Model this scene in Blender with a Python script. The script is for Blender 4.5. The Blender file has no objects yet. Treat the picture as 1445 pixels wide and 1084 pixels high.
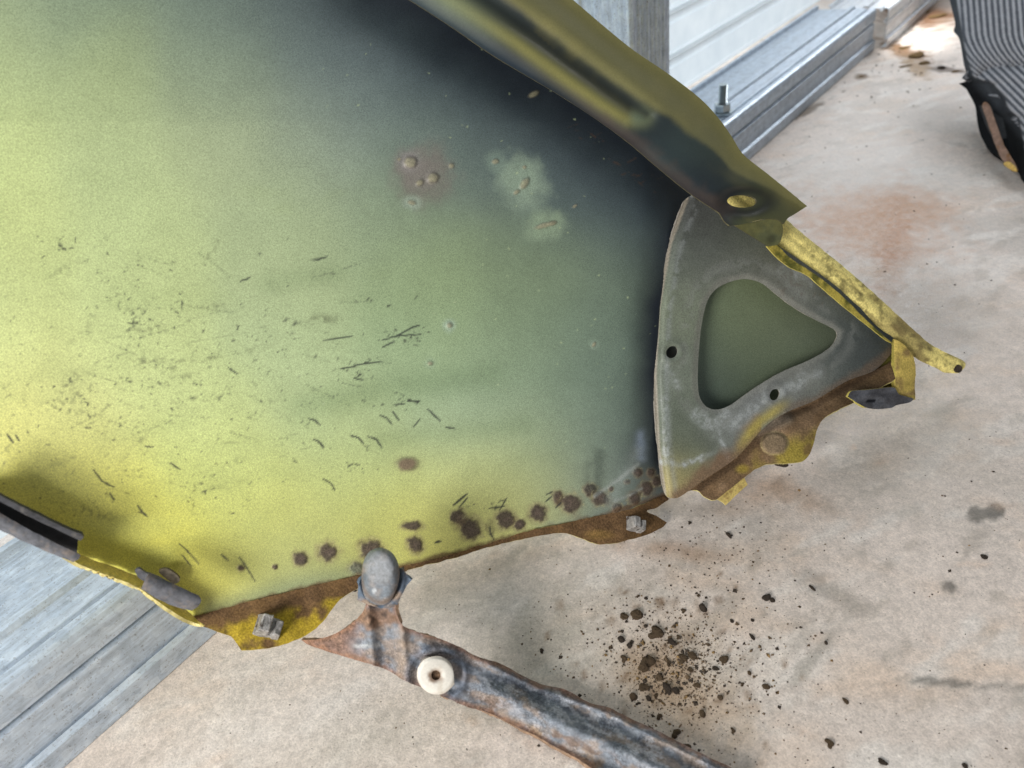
import bpy, math, random
import numpy as np
from mathutils import Vector, Matrix
from mathutils.geometry import delaunay_2d_cdt

random.seed(7)
RNG = np.random.default_rng(11)
S = bpy.context.scene
COL = S.collection

# ------------------------------------------------------------------ camera
FPX, HCAM = 1043.0, 0.45
_d = np.array([221.0, 1411.0, 1043.0]); _d /= np.linalg.norm(_d)      # straight down, seen from the camera
_u = -_d
_z = np.array([0, 0, 1.0]); _f = _z - _z.dot(_u) * _u; _f /= np.linalg.norm(_f)
_r = np.cross(_f, _u)
MW = np.array([_r, _f, _u])
CAM = np.array([0, 0, HCAM])
cd = bpy.data.cameras.new('camera'); cam = bpy.data.objects.new('camera', cd); COL.objects.link(cam)
cx, cy, cz = MW @ np.array([1, 0, 0]), MW @ np.array([0, -1, 0]), MW @ np.array([0, 0, -1])
cam.matrix_world = Matrix(((cx[0], cy[0], cz[0], 0), (cx[1], cy[1], cz[1], 0), (cx[2], cy[2], cz[2], HCAM), (0, 0, 0, 1)))
cd.sensor_width = 36; cd.lens = FPX / 1445 * 36; cd.clip_start = 0.01; cd.clip_end = 60
cd.dof.use_dof = True; cd.dof.focus_distance = 0.55; cd.dof.aperture_fstop = 7.5
S.camera = cam

# ------------------------------------------------------------------ light and exposure
W = bpy.data.worlds.new('World'); S.world = W; W.use_nodes = True
bg = W.node_tree.nodes['Background']; bg.inputs[0].default_value = (0.86, 0.93, 1.0, 1); bg.inputs[1].default_value = 0.225
S.cycles.max_bounces = 4; S.cycles.diffuse_bounces = 3; S.cycles.glossy_bounces = 2
S.view_settings.view_transform = 'Standard'; S.view_settings.look = 'None'
S.view_settings.exposure = 0.0; S.view_settings.gamma = 1; S.view_settings.use_curve_mapping = False

def area(name, loc, target, sx, sy, power, color, spread=180):
    l = bpy.data.lights.new(name, 'AREA'); l.shape = 'RECTANGLE'; l.size = sx; l.size_y = sy
    l.energy = power; l.color = color; l.spread = math.radians(spread)
    o = bpy.data.objects.new(name, l); COL.objects.link(o); o.location = loc
    o.rotation_euler = (Vector(target) - Vector(loc)).to_track_quat('-Z', 'Y').to_euler()
    return o
# the open shed door behind and to the left of the camera
area('door_light', (-0.76, -0.64, 0.56), (-0.1, 0.4, 0.2), 0.46, 0.46, 19.5, (1.0, 0.97, 0.93))
# a second opening at the far end of the shed, and the daylight outside the translucent cladding
area('far_opening_light', (1.25, 2.25, 0.95), (0.48, 1.15, 0.0), 0.8, 0.8, 3.5, (0.95, 0.97, 1.0), 65)
area('outside_daylight', (-0.75, 1.75, 0.75), (0.15, 0.95, 0.25), 2.6, 1.4, 40, (0.90, 0.96, 1.0))
area('floor_fill_light', (0.5, 0.2, 2.2), (0.35, 0.5, 0), 0.9, 0.9, 4, (0.97, 0.98, 1.0))  # added overhead fill that lifts the floor, no known roof opening

# ------------------------------------------------------------------ helpers
def ray(x, y):
    x = np.asarray(x, float); y = np.asarray(y, float)
    c = np.stack([(x - 722.5) / FPX, (y - 542) / FPX, np.ones_like(x)], -1)
    return c @ MW.T
def P(x, y, dep): return CAM + ray(x, y) * dep
def onz(x, y, z=0.0):
    r = ray(x, y); s = (z - HCAM) / r[..., 2]
    return CAM + r * s[..., None]
def depth_floor(x, y, z=0.0):
    return (z - HCAM) / ray(x, y)[..., 2]
class Plane:
    def __init__(s, a, b, c):
        s.o = a; n = np.cross(b - a, c - a); n /= np.linalg.norm(n)
        s.n = n if n @ (CAM - a) > 0 else -n
    def hit(s, x, y, w=0.0):
        r = ray(x, y); k = ((s.o - CAM) @ s.n + np.asarray(w, float)) / (r @ s.n)
        return CAM + r * k[..., None]
def lin(c):
    c = np.asarray(c, float) / 255.0
    return np.where(c <= 0.04045, c / 12.92, ((c + 0.055) / 1.055) ** 2.4)
def sstep(a, b, x):
    t = np.clip((x - a) / (b - a), 0, 1); return t * t * (3 - 2 * t)
_T = RNG.random((256, 256))
def vnoise(x, y, scale, seed=0, octv=1):
    tot = 0; amp = 1; nrm = 0
    for o in range(octv):
        X = np.asarray(x, float) / scale * 2 ** o + seed * 17.13 + o * 31.7; Y = np.asarray(y, float) / scale * 2 ** o + seed * 7.77 + o * 11.3
        xi = np.floor(X).astype(int); yi = np.floor(Y).astype(int); fx = X - xi; fy = Y - yi
        fx = fx * fx * (3 - 2 * fx); fy = fy * fy * (3 - 2 * fy)
        g = lambda a, b: _T[a & 255, b & 255]
        v = (g(xi, yi) * (1 - fx) + g(xi + 1, yi) * fx) * (1 - fy) + (g(xi, yi + 1) * (1 - fx) + g(xi + 1, yi + 1) * fx) * fy
        tot = tot + v * amp; nrm += amp; amp *= 0.55
    return tot / nrm
def kreg(ctrl, x, y, sig=60.0, minsig=0.02):
    """smooth field through scattered samples (x, y, values...)"""
    c = np.asarray(ctrl, float); sh = np.shape(x)
    x = np.ravel(x).astype(float); y = np.ravel(y).astype(float)
    num = np.zeros((x.size, c.shape[1] - 2)); den = np.zeros(x.size)
    for row in c:
        d2 = (x - row[0]) ** 2 + (y - row[1]) ** 2
        w = np.exp(-d2 / (2 * sig * sig)) + 1e-5 / (1 + d2 / (sig * sig)) ** 2
        num += w[:, None] * row[2:]; den += w
    r = num / den[:, None]
    return r.reshape(sh + (c.shape[1] - 2,))
def segdist(x, y, pts):
    """distance to a polyline, and position 0..1 along it"""
    best = np.full(np.shape(x), 1e9); par = np.zeros(np.shape(x)); n = len(pts) - 1
    for i in range(n):
        ax, ay = pts[i][:2]; bx, by = pts[i + 1][:2]; dx, dy = bx - ax, by - ay
        t = np.clip(((x - ax) * dx + (y - ay) * dy) / (dx * dx + dy * dy + 1e-9), 0, 1)
        d = np.hypot(x - ax - t * dx, y - ay - t * dy); m = d < best
        best = np.where(m, d, best); par = np.where(m, (i + t) / n, par)
    return best, par
def pip(x, y, poly):
    ins = np.zeros(np.shape(x), bool); n = len(poly); j = n - 1
    for i in range(n):
        xi, yi = poly[i]; xj, yj = poly[j]
        c = ((yi > y) != (yj > y)) & (x < (xj - xi) * (y - yi) / (yj - yi + 1e-12) + xi)
        ins ^= c; j = i
    return ins
def curve(pts, step, closed=True):
    """Catmull-Rom through pts; a third entry marks a sharp corner; resampled every step"""
    n = len(pts); out = []
    rng_ = range(n) if closed else range(n - 1)
    cr = [len(p) > 2 for p in pts]
    for i in rng_:
        p1 = np.array(pts[i][:2], float); p2 = np.array(pts[(i + 1) % n][:2], float)
        p0 = np.array(pts[(i - 1) % n][:2], float) if (closed or i > 0) and not cr[i] else 2 * p1 - p2
        p3 = np.array(pts[(i + 2) % n][:2], float) if (closed or i + 2 < n) and not cr[(i + 1) % n] else 2 * p2 - p1
        L = np.hypot(*(p2 - p1)); k = max(1, int(round(L / step)))
        lim = 1.2 * L
        m1 = (p2 - p0) / 2; m2 = (p3 - p1) / 2
        for m in (m1, m2):
            l = np.hypot(*m)
            if l > lim: m *= lim / l
        for t in np.arange(k) / k:
            h00 = 2 * t ** 3 - 3 * t ** 2 + 1; h10 = t ** 3 - 2 * t ** 2 + t; h01 = -2 * t ** 3 + 3 * t ** 2; h11 = t ** 3 - t ** 2
            out.append(h00 * p1 + h10 * m1 + h01 * p2 + h11 * m2)
    if not closed: out.append(np.array(pts[-1][:2], float))
    return np.array(out)

def build(name, V, F, mats, parent=None, mi=None, col=None, fl=None, smooth=True, flat_mi=None):
    """link one mesh object; V world coordinates, F (n,k) index array or list"""
    V = np.asarray(V, float)
    org = np.array(parent.matrix_world.translation if parent and parent.parent is None else (parent['_o'] if parent else (0, 0, 0)), float) if parent else None
    if parent is None:
        org = np.array([V[:, 0].mean(), V[:, 1].mean(), V[:, 2].min()])
    me = bpy.data.meshes.new(name)
    if isinstance(F, np.ndarray):
        lens = np.full(len(F), F.shape[1]); flat = F.ravel()
    else:
        lens = np.array([len(f) for f in F]); flat = np.array([i for f in F for i in f])
    me.vertices.add(len(V)); me.vertices.foreach_set('co', (V - org).astype(np.float32).ravel())
    me.loops.add(len(flat)); me.loops.foreach_set('vertex_index', flat.astype(np.int32))
    me.polygons.add(len(lens)); st = np.concatenate([[0], np.cumsum(lens)[:-1]])
    me.polygons.foreach_set('loop_start', st.astype(np.int32))
    if mi is not None: me.polygons.foreach_set('material_index', np.asarray(mi, np.int32))
    sm = np.full(len(lens), smooth)
    if mi is not None and flat_mi is not None: sm &= (np.asarray(mi) != flat_mi)
    me.polygons.foreach_set('use_smooth', sm)
    me.update(calc_edges=True)
    if col is not None:
        a = me.attributes.new('col', 'FLOAT_COLOR', 'POINT')
        a.data.foreach_set('color', np.concatenate([col, np.ones((len(V), 1))], 1).astype(np.float32).ravel())
    for k, v in (fl or {}).items():
        a = me.attributes.new(k, 'FLOAT', 'POINT'); a.data.foreach_set('value', np.asarray(v, np.float32))
    me.validate()
    for m in (mats if isinstance(mats, (list, tuple)) else [mats]): me.materials.append(m)
    o = bpy.data.objects.new(name, me); COL.objects.link(o)
    if parent:
        o.parent = parent
    else:
        o.location = org
    o['_o'] = tuple(float(c) for c in org)
    return o
def tag(o, label, cat, group=None):
    o['label'] = label; o['category'] = cat
    if group: o['group'] = group
    return o
def empty(name, loc):
    o = bpy.data.objects.new(name, None); COL.objects.link(o); o.location = [float(c) for c in loc]; o.empty_display_size = 0.02
    o.matrix_world = Matrix.Translation(Vector([float(c) for c in loc]))
    return o
def vnormals(V, F):
    a, b, c = V[F[:, 0]], V[F[:, 1]], V[F[:, 2]]
    fn = np.cross(b - a, c - a); N = np.zeros_like(V)
    for k in range(F.shape[1]): np.add.at(N, F[:, k], fn)
    return N / (np.linalg.norm(N, axis=1, keepdims=True) + 1e-12)
def shell(name, V, F, thick, mats, parent, col=None, fl=None, rimcol=None, backcol=None):
    """give a surface thickness: front, back and a separate rim (material 1)"""
    c = V[F[:, 0]]; n0 = np.cross(V[F[:, 1]] - c, V[F[:, 2]] - c)
    if np.sum(np.einsum('ij,ij->i', n0, CAM - c)) < 0: F = F[:, ::-1]
    N = vnormals(V, F); n = len(V); k = F.shape[1]
    B = V - N * thick
    E = np.concatenate([np.stack([F[:, i], F[:, (i + 1) % k]], 1) for i in range(k)])
    key = E[:, 0].astype(np.int64) * n + E[:, 1]; rev = E[:, 1].astype(np.int64) * n + E[:, 0]
    be = E[~np.isin(rev, key)]
    bv, inv = np.unique(be, return_inverse=True); inv = inv.reshape(be.shape); m = len(bv)
    VV = np.concatenate([V, B, V[bv], B[bv]])
    Q = np.stack([2 * n + inv[:, 1], 2 * n + inv[:, 0], 2 * n + m + inv[:, 0], 2 * n + m + inv[:, 1]], 1)
    faces = F.tolist() + (F[:, ::-1] + n).tolist() + Q.tolist()
    mi = np.concatenate([np.zeros(2 * len(F), int), np.full(len(Q), 1 if len(mats) > 1 else 0)])
    ext = lambda a: np.concatenate([a, a, a[bv], a[bv]])
    c2 = None
    if col is not None:
        rc = col[bv] if rimcol is None else np.tile(np.asarray(rimcol, float), (m, 1))
        bc = col if backcol is None else np.tile(np.asarray(backcol, float), (n, 1))
        c2 = np.concatenate([col, bc, rc, rc])
    f2 = {kk: ext(np.asarray(vv)) for kk, vv in (fl or {}).items()}
    return build(name, VV, faces, mats, parent, mi, c2, f2)
def sheet(name, plane, outline, holes, step, wf, thick, mats, parent, colf=None, rimcol=None, flf=None, backcol=None, smooth_outline=True, wobble=0.0):
    """a plate of sheet metal with a traced outline, holes, relief wf(x, y) and thickness"""
    ol = curve(outline, step) if smooth_outline else np.array([p[:2] for p in outline], float)
    hs = [curve(h, step * 0.8) for h in holes]
    if wobble:
        for L in [ol]:
            L += (np.stack([vnoise(L[:, 0], L[:, 1], 9, 3, 2), vnoise(L[:, 0], L[:, 1], 9, 8, 2)], 1) - 0.5) * wobble * 2
    x0, y0 = ol.min(0); x1, y1 = ol.max(0)
    gx, gy = np.meshgrid(np.arange(x0, x1, step), np.arange(y0, y1, step * 0.87))
    gx = gx + (np.arange(gx.shape[0]) % 2)[:, None] * step / 2
    gx, gy = gx.ravel(), gy.ravel()
    m = pip(gx, gy, ol)
    for hh in hs: m &= ~pip(gx, gy, hh)
    gx, gy = gx[m], gy[m]
    allb = np.concatenate([ol] + hs)
    if len(gx):
        dm = np.full(len(gx), 1e9)
        for b in allb: dm = np.minimum(dm, (gx - b[0]) ** 2 + (gy - b[1]) ** 2)
        k = dm > (step * 0.55) ** 2; gx, gy = gx[k], gy[k]
    edges = []; base = 0
    for L in [ol] + hs:
        q = len(L); edges += [(base + i, base + (i + 1) % q) for i in range(q)]; base += q
    pts = [Vector((float(a), float(b))) for a, b in allb] + [Vector((float(a), float(b))) for a, b in zip(gx, gy)]
    vo, eo, fo, _, _, _ = delaunay_2d_cdt(pts, edges, [], 0, 1e-5)
    v = np.array([(a.x, a.y) for a in vo]); F = np.array([f for f in fo if len(f) == 3])
    cc = v[F].mean(1); m = pip(cc[:, 0], cc[:, 1], ol)
    for hh in hs: m &= ~pip(cc[:, 0], cc[:, 1], hh)
    F = F[m]
    used = np.unique(F); mp = np.full(len(v), -1); mp[used] = np.arange(len(used)); F = mp[F]; v = v[used]
    x, y = v[:, 0], v[:, 1]
    # distance to outline, for edge treatment
    V = plane.hit(x, y, wf(x, y))
    col = colf(x, y) if colf else None
    fl = flf(x, y) if flf else None
    return shell(name, V, F, thick, mats, parent, col, fl, rimcol, backcol)

# ------------------------------------------------------------------ materials
def nmat(name):
    m = bpy.data.materials.new(name); m.use_nodes = True
    nt = m.node_tree; b = nt.nodes['Principled BSDF']; return m, nt, b
def N_(nt, t, **kw):
    n = nt.nodes.new(t)
    for k, v in kw.items():
        if k.startswith('i_'):
            n.inputs[k[2:].replace('_', ' ')].default_value = v
        else: setattr(n, k, v)
    return n
def mix(nt, fac, a, b, mode='MIX'):
    n = nt.nodes.new('ShaderNodeMix'); n.data_type = 'RGBA'; n.blend_type = mode
    for s, v in ((n.inputs[0], fac), (n.inputs[6], a), (n.inputs[7], b)):
        if hasattr(v, 'is_linked'): nt.links.new(v, s)
        else: s.default_value = v if not isinstance(v, tuple) or len(v) == 4 else v + (1,)
    return n.outputs[2]
def ramp(nt, src, stops):
    r = nt.nodes.new('ShaderNodeValToRGB'); e = r.color_ramp.elements
    while len(e) < len(stops): e.new(0.5)
    for q, (p, c) in zip(e, stops):
        q.position = p; q.color = tuple(c) + (1,) if isinstance(c, tuple) else (c, c, c, 1)
    nt.links.new(src, r.inputs[0]); return r.outputs[0]
def noise(nt, scale, detail=4, rough=0.55, vec=None, coord='Object', dist=0.0):
    n = nt.nodes.new('ShaderNodeTexNoise'); n.inputs['Scale'].default_value = scale; n.inputs['Detail'].default_value = detail
    n.inputs['Roughness'].default_value = rough; n.inputs['Distortion'].default_value = dist
    if vec is None:
        tc = nt.nodes.new('ShaderNodeTexCoord'); vec = tc.outputs[coord]
    nt.links.new(vec, n.inputs['Vector']); return n.outputs[0]
def bump(nt, b, h, strength, dist, prev=None):
    n = nt.nodes.new('ShaderNodeBump'); n.inputs['Strength'].default_value = strength; n.inputs['Distance'].default_value = dist
    nt.links.new(h, n.inputs['Height'])
    if prev: nt.links.new(prev, n.inputs['Normal'])
    nt.links.new(n.outputs[0], b.inputs['Normal']); return n.outputs[0]
def coat_material(name, rough=0.5, grain=0.35, gscale=1500, bstr=0.2, spec=0.4, metallic=0.0):
    """vertex colour paint with fine overspray grain; 'crust' drives rust relief and dullness"""
    m, nt, b = nmat(name)
    at = N_(nt, 'ShaderNodeAttribute', attribute_name='col')
    cr = N_(nt, 'ShaderNodeAttribute', attribute_name='crust')
    g1 = noise(nt, gscale, 1, 0.7); g2 = noise(nt, 60, 2, 0.6)
    f1 = ramp(nt, g1, [(0.30, 1 - grain), (0.5, 1.0), (0.72, 1 + grain)])
    f2 = ramp(nt, g2, [(0.25, 0.95), (0.75, 1.05)])
    c = mix(nt, 1.0, at.outputs['Color'], f1, 'MULTIPLY'); c = mix(nt, 1.0, c, f2, 'MULTIPLY')
    cn = noise(nt, 700, 2, 0.7)
    rustc = mix(nt, 1.0, c, ramp(nt, cn, [(0.3, 0.62), (0.7, 1.38)]), 'MULTIPLY')
    c = mix(nt, cr.outputs['Fac'], c, rustc)
    nt.links.new(c, b.inputs['Base Color'])
    r = N_(nt, 'ShaderNodeMapRange'); r.inputs['To Min'].default_value = rough; r.inputs['To Max'].default_value = 0.92
    nt.links.new(cr.outputs['Fac'], r.inputs['Value']); nt.links.new(r.outputs[0], b.inputs['Roughness'])
    b.inputs['Specular IOR Level'].default_value = spec; b.inputs['Metallic'].default_value = metallic
    mu = N_(nt, 'ShaderNodeMath', operation='MULTIPLY'); nt.links.new(cn, mu.inputs[0]); nt.links.new(cr.outputs['Fac'], mu.inputs[1])
    ma = N_(nt, 'ShaderNodeMath', operation='MULTIPLY_ADD'); nt.links.new(g1, ma.inputs[0]); ma.inputs[1].default_value = bstr * .45; nt.links.new(mu.outputs[0], ma.inputs[2])
    bump(nt, b, ma.outputs[0], 0.7, 0.001)
    return m
def galvanised(name, tint=(0.56, 0.60, 0.66), axis=0, dirt=0.5, rough=0.42, bright=1.0):
    m, nt, b = nmat(name)
    tc = nt.nodes.new('ShaderNodeTexCoord'); mp = nt.nodes.new('ShaderNodeMapping')
    sc = [1, 1, 1]; sc[axis] = 0.16; mp.inputs['Scale'].default_value = sc
    nt.links.new(tc.outputs['Object'], mp.inputs['Vector'])
    st = noise(nt, 300, 5, 0.75, mp.outputs[0]); st2 = noise(nt, 40, 3, 0.6, mp.outputs[0])
    vo = nt.nodes.new('ShaderNodeTexVoronoi'); vo.inputs['Scale'].default_value = 130; nt.links.new(tc.outputs['Object'], vo.inputs['Vector'])
    sp = noise(nt, 520, 3, 0.8, tc.outputs['Object'])
    t = tuple(k * bright for k in tint)
    iso = noise(nt, 75, 4, .7, tc.outputs['Object'])
    c = ramp(nt, st, [(0.32, tuple(k * 0.80 for k in t)), (0.5, t), (0.68, tuple(min(k * 1.14, 0.9) for k in t))])
    mp2 = nt.nodes.new('ShaderNodeMapping'); s2 = [1, 1, 1]; s2[axis] = 0.012; mp2.inputs['Scale'].default_value = s2; nt.links.new(tc.outputs['Object'], mp2.inputs['Vector'])
    ln = noise(nt, 170, 3, .7, mp2.outputs[0])  # lengthwise light and dark streaks stand in for shading of the folds
    c = mix(nt, 1.0, c, ramp(nt, ln, [(.34, .86), (.5, 1.0), (.66, 1.10)]), 'MULTIPLY')
    c = mix(nt, 1.0, c, ramp(nt, iso, [(.3, .84), (.52, 1.0), (.72, 1.14)]), 'MULTIPLY')
    bw = nt.nodes.new('ShaderNodeRGBToBW'); nt.links.new(vo.outputs['Color'], bw.inputs[0])
    c = mix(nt, 0.25, c, bw.outputs[0], 'SOFT_LIGHT')
    c = mix(nt, ramp(nt, st2, [(0.48, 0.0), (0.72, dirt)]), c, (0.27, 0.30, 0.35))
    c = mix(nt, ramp(nt, sp, [(0.58, 0.0), (0.68, 0.7)]), c, (0.16, 0.15, 0.15))
    nt.links.new(c, b.inputs['Base Color']); b.inputs['Metallic'].default_value = 0.3
    nt.links.new(ramp(nt, st, [(0.3, rough + 0.15), (0.7, rough - 0.08)]), b.inputs['Roughness'])
    bump(nt, b, st, 0.35, 0.0008)
    return m
def plain(name, color, rough=0.6, metallic=0.0, var=0.3, nscale=300, bstr=0.3, bdist=0.0006, dark=None, dpos=(0.55, 0.7), dscale=90, spec=0.4):
    m, nt, b = nmat(name)
    n = noise(nt, nscale, 3, 0.65)
    c = ramp(nt, n, [(0.28, tuple(k * (1 - var) for k in color)), (0.72, tuple(min(1, k * (1 + var)) for k in color))])
    if dark:
        n2 = noise(nt, dscale, 3, 0.65); c = mix(nt, ramp(nt, n2, [(dpos[0], 0.0), (dpos[1], 1.0)]), c, dark)
    nt.links.new(c, b.inputs['Base Color']); b.inputs['Roughness'].default_value = rough; b.inputs['Metallic'].default_value = metallic
    b.inputs['Specular IOR Level'].default_value = spec
    bump(nt, b, n, bstr, bdist); return m

M_PANEL = coat_material('overspray_paint', 0.45, 0.28, 1500, 0.14)
M_FLANGE = coat_material('flange_paint', 0.36, 0.08, 900, 0.06, 0.5)
M_GUSSET = coat_material('gusset_paint', 0.5, 0.24, 950, 0.15)
M_DUSTY = coat_material('dusty_paint', 0.75, 0.18, 700, 0.4, 0.2)
M_STEEL = coat_material('flaking_steel', 0.55, 0.22, 520, 0.4, 0.4)
M_RIM = plain('worn_paint_edge', (0.62, 0.54, 0.22), 0.6, 0, 0.35, 350, 0.2, 0.0003, (0.22, 0.13, 0.07), (0.6, 0.75), 140)
M_RIMG = plain('dirty_plate_edge', (0.40, 0.37, 0.32), 0.7, 0, 0.3, 350, 0.2, 0.0003, (0.20, 0.17, 0.13), (0.6, 0.75), 140)
M_RIMD = plain('dark_plate_edge', (0.10, 0.09, 0.05), 0.6, 0, 0.4, 350, 0.2, 0.0003, (0.35, 0.30, 0.12), (0.62, 0.74), 140)
M_YRIM = plain('yellow_edge', (0.62, 0.53, 0.13), 0.55, 0, 0.25, 300, 0.2, 0.0003, (0.2, 0.15, 0.08), (0.6, 0.75), 120)
M_RUBBER = plain('dusty_rubber', (0.10, 0.104, 0.118), 0.72, 0, 0.45, 220, 0.5, 0.0008, (0.20, 0.17, 0.15), (0.52, 0.72), 120)
M_RUBBERD = plain('dark_rubber', (0.040, 0.041, 0.046), 0.75, 0, 0.5, 220, 0.5, 0.0008, (0.12, 0.11, 0.10), (0.55, 0.72), 120)
M_BARE = plain('bare_bolt_steel', (0.36, 0.345, 0.33), 0.5, 0.35, 0.6, 260, 0.7, 0.0012, (0.10, 0.08, 0.07), (0.58, 0.66), 160)
M_ZINC = plain('bright_zinc', (0.50, 0.56, 0.58), 0.28, 0.85, 0.2, 300, 0.1, 0.0003)
M_SOIL = plain('dry_soil', (0.15, 0.105, 0.066), 0.95, 0, 0.7, 500, 0.9, 0.001, (0.04, 0.03, 0.022), (0.5, 0.65), 240, 0.1)
M_SOILD = plain('dark_soil', (0.070, 0.054, 0.042), 0.9, 0, 0.6, 500, 0.9, 0.001, None, spec=0.15)
M_STRAW = plain('straw_dirt', (0.24, 0.155, 0.07), 0.95, 0, 0.6, 400, 0.9, 0.001, (0.06, 0.04, 0.025), (0.5, 0.62), 240, 0.1)
def translucent_cladding():
    m, nt, b = nmat('white_translucent_cladding'); b.inputs['Roughness'].default_value = .45
    n = noise(nt, 22, 3, .6); c = ramp(nt, n, [(.3, (.70, .76, .80)), (.7, (.80, .85, .88))]); nt.links.new(c, b.inputs['Base Color'])
    tr = nt.nodes.new('ShaderNodeBsdfTranslucent'); nt.links.new(c, tr.inputs[0]); mx = nt.nodes.new('ShaderNodeMixShader'); mx.inputs[0].default_value = .5
    nt.links.new(b.outputs[0], mx.inputs[1]); nt.links.new(tr.outputs[0], mx.inputs[2]); nt.links.new(mx.outputs[0], nt.nodes['Material Output'].inputs[0]); return m
M_WALL = translucent_cladding()
M_WALLX = plain('white_cladding', (0.74, 0.80, 0.85), 0.42, 0.0, 0.03, 30, 0.03, 0.0004, (0.66, 0.66, 0.64), (0.6, 0.9), 14)
M_GALV = galvanised('galvanised_rail', (0.54, 0.62, 0.71), 0, .22)
M_GALVP = galvanised('galvanised_post', (0.72, 0.80, 0.90), 2, 0.2, 0.35)
M_GALVD = galvanised('galvanised_rail_far', (0.72, 0.76, 0.80), 0, 0.2, 0.4, 1.1)
M_CRACK = plain('crack_dark', (0.20, 0.17, 0.145), 0.95, 0, 0.4, 600, 0.2, 0.0003)  # dark tone of the slab cracks
M_RUSTBAR = plain('rusty_bar', (0.26, 0.165, 0.12), 0.75, 0.1, 0.35, 160, 0.6, 0.0015, (0.20, 0.09, 0.025), (0.55, 0.7), 60)
M_FOAM = plain('yellow_foam', (0.62, 0.42, 0.12), 0.95, 0, 0.4, 400, 0.8, 0.002)

# ------------------------------------------------------------------ floor
def axis_grid(a, b, fine, lo, hi):
    c = list(np.arange(a, b + 1e-9, fine)); s = fine; v = a; left = []
    while v > lo: s *= 1.5; v -= s; left.append(v)
    s = fine; v = c[-1]; right = []
    while v < hi: s *= 1.5; v += s; right.append(v)
    return np.array(left[::-1] + c + right)
gx = axis_grid(-0.36, 1.02, 0.0034, -3, 6); gy = axis_grid(0.20, 1.75, 0.0034, -4, 9)
X, Y = np.meshgrid(gx, gy); sh = X.shape; fx, fy = X.ravel(), Y.ravel()
mmx, mmy = fx * 1000, fy * 1000
n1 = vnoise(mmx, mmy, 180, 1, 4); n2 = vnoise(mmx + mmy * .3, mmy * 1.6, 60, 2, 4); n3 = vnoise(mmx, mmy, 22, 3, 3); n4 = vnoise(mmx * 0.35 + mmy * 0.6, mmy * 1.1 - mmx * 0.5, 26, 9, 4)
fc = np.zeros((fx.size, 3)); fc[:] = lin((221, 208, 197))
fc *= (0.80 + 0.26 * n1 + 0.14 * n3)[:, None]
def fmix(m, c):
    global fc
    m = np.clip(m, 0, 1)[:, None]; fc = fc * (1 - m) + lin(c) * m
fmix(sstep(.52, .78, n2) * .45, (222, 196, 172))
fmix(sstep(.50, .75, vnoise(mmx, mmy, 120, 6, 4)) * .4, (178, 174, 166))
fmix(sstep(.52, .70, n4) * .6, (234, 227, 219))
fmix(sstep(.60, .76, vnoise(mmx * .5 + mmy * .3, mmy - mmx * .6, 18, 14, 4)) * .35, (150, 140, 126))
def fspot(px, py, rx, ry, ang, c, amt, rag=0.5, soft=0.35):
    o = onz(np.array(px), np.array(py)); e1 = onz(np.array(px + rx * math.cos(ang)), np.array(py + rx * math.sin(ang))) - o; e2 = onz(np.array(px - ry * math.sin(ang)), np.array(py + ry * math.cos(ang))) - o
    A = np.array([[e1[0], e2[0]], [e1[1], e2[1]]]); q = np.linalg.inv(A) @ np.stack([fx - o[0], fy - o[1]])
    d = np.hypot(q[0], q[1]) + (vnoise(mmx, mmy, 14, px % 13, 3) - .5) * rag
    fmix((1 - sstep(1 - soft, 1 + soft, d)) * min(1, amt * 1.2), c)
# rust blushes, damp spots, grey wet marks, soil staining, broad greyer and paler patches
fspot(1262, 330, 22, 70, 0.15, (178, 128, 94), .9, 1.5, .8); fspot(1220, 310, 90, 50, .2, (196, 156, 126), .75, 1.6, .9)
fspot(1275, 285, 55, 25, .2, (184, 142, 108), .7, 1.5, .9); fspot(1330, 440, 130, 60, .3, (180, 168, 154), .5, 1.2, .9)
fspot(1115, 700, 80, 16, .3, (182, 150, 122), .4, 1.6, .9); fspot(940, 775, 70, 14, .1, (178, 146, 118), .5, 1.6, .8)
fspot(1378, 726, 15, 11, .4, (118, 113, 106), .85, .5, .2); fspot(1403, 722, 15, 10, -.3, (118, 113, 106), .85, .5, .2)
fspot(1340, 828, 11, 9, .4, (128, 121, 113), .75, .6, .3); fspot(1290, 620, 150, 90, .3, (180, 172, 160), .5, 1.2, .9)
fspot(1320, 962, 48, 5, .08, (120, 117, 110), .65, 1.2, .5); fspot(1420, 968, 60, 4, .0, (140, 134, 126), .5, 1.2, .5)
fspot(1150, 925, 60, 9, -.9, (160, 154, 143), .5, 1.2, .7); fspot(1180, 840, 55, 14, .5, (150, 141, 130), .5, 1.4, .8)
fspot(960, 960, 90, 75, .6, (192, 170, 144), .45, 1.5, .9); fspot(925, 940, 40, 34, .3, (166, 136, 104), .5, 1.8, .9)
fspot(990, 1010, 60, 40, .5, (170, 142, 112), .45, 1.4, .9); fspot(690, 845, 150, 55, -.2, (168, 163, 150), .6, 1.0, .9)
fspot(760, 900, 70, 40, .3, (176, 170, 158), .5, 1.2, .8); fspot(880, 690, 120, 40, -.2, (176, 166, 154), .5, 1.2, .9)
fspot(1300, 20, 60, 18, .1, (120, 84, 52), .85, 1.3, .5); fspot(1275, 72, 38, 9, .35, (140, 104, 66), .85, 1.4, .5)
fspot(1330, 98, 40, 4, .12, (92, 72, 52), .8, 1.5, .5); fspot(1293, 95, 22, 10, .5, (160, 128, 86), .8, 1.3, .5)
fspot(1215, 108, 9, 4, 0, (120, 96, 66), .8, .8, .4); fspot(1140, 157, 26, 4, -.5, (110, 92, 72), .7, 1, .4)
fspot(400, 1000, 190, 110, 0, (214, 205, 194), .6, 1.2, .9); fspot(1300, 250, 120, 22, .0, (205, 201, 194), .45, 1.3, .9)
fspot(1190, 230, 70, 40, -.4, (214, 205, 196), .5, 1.3, .9)
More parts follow.
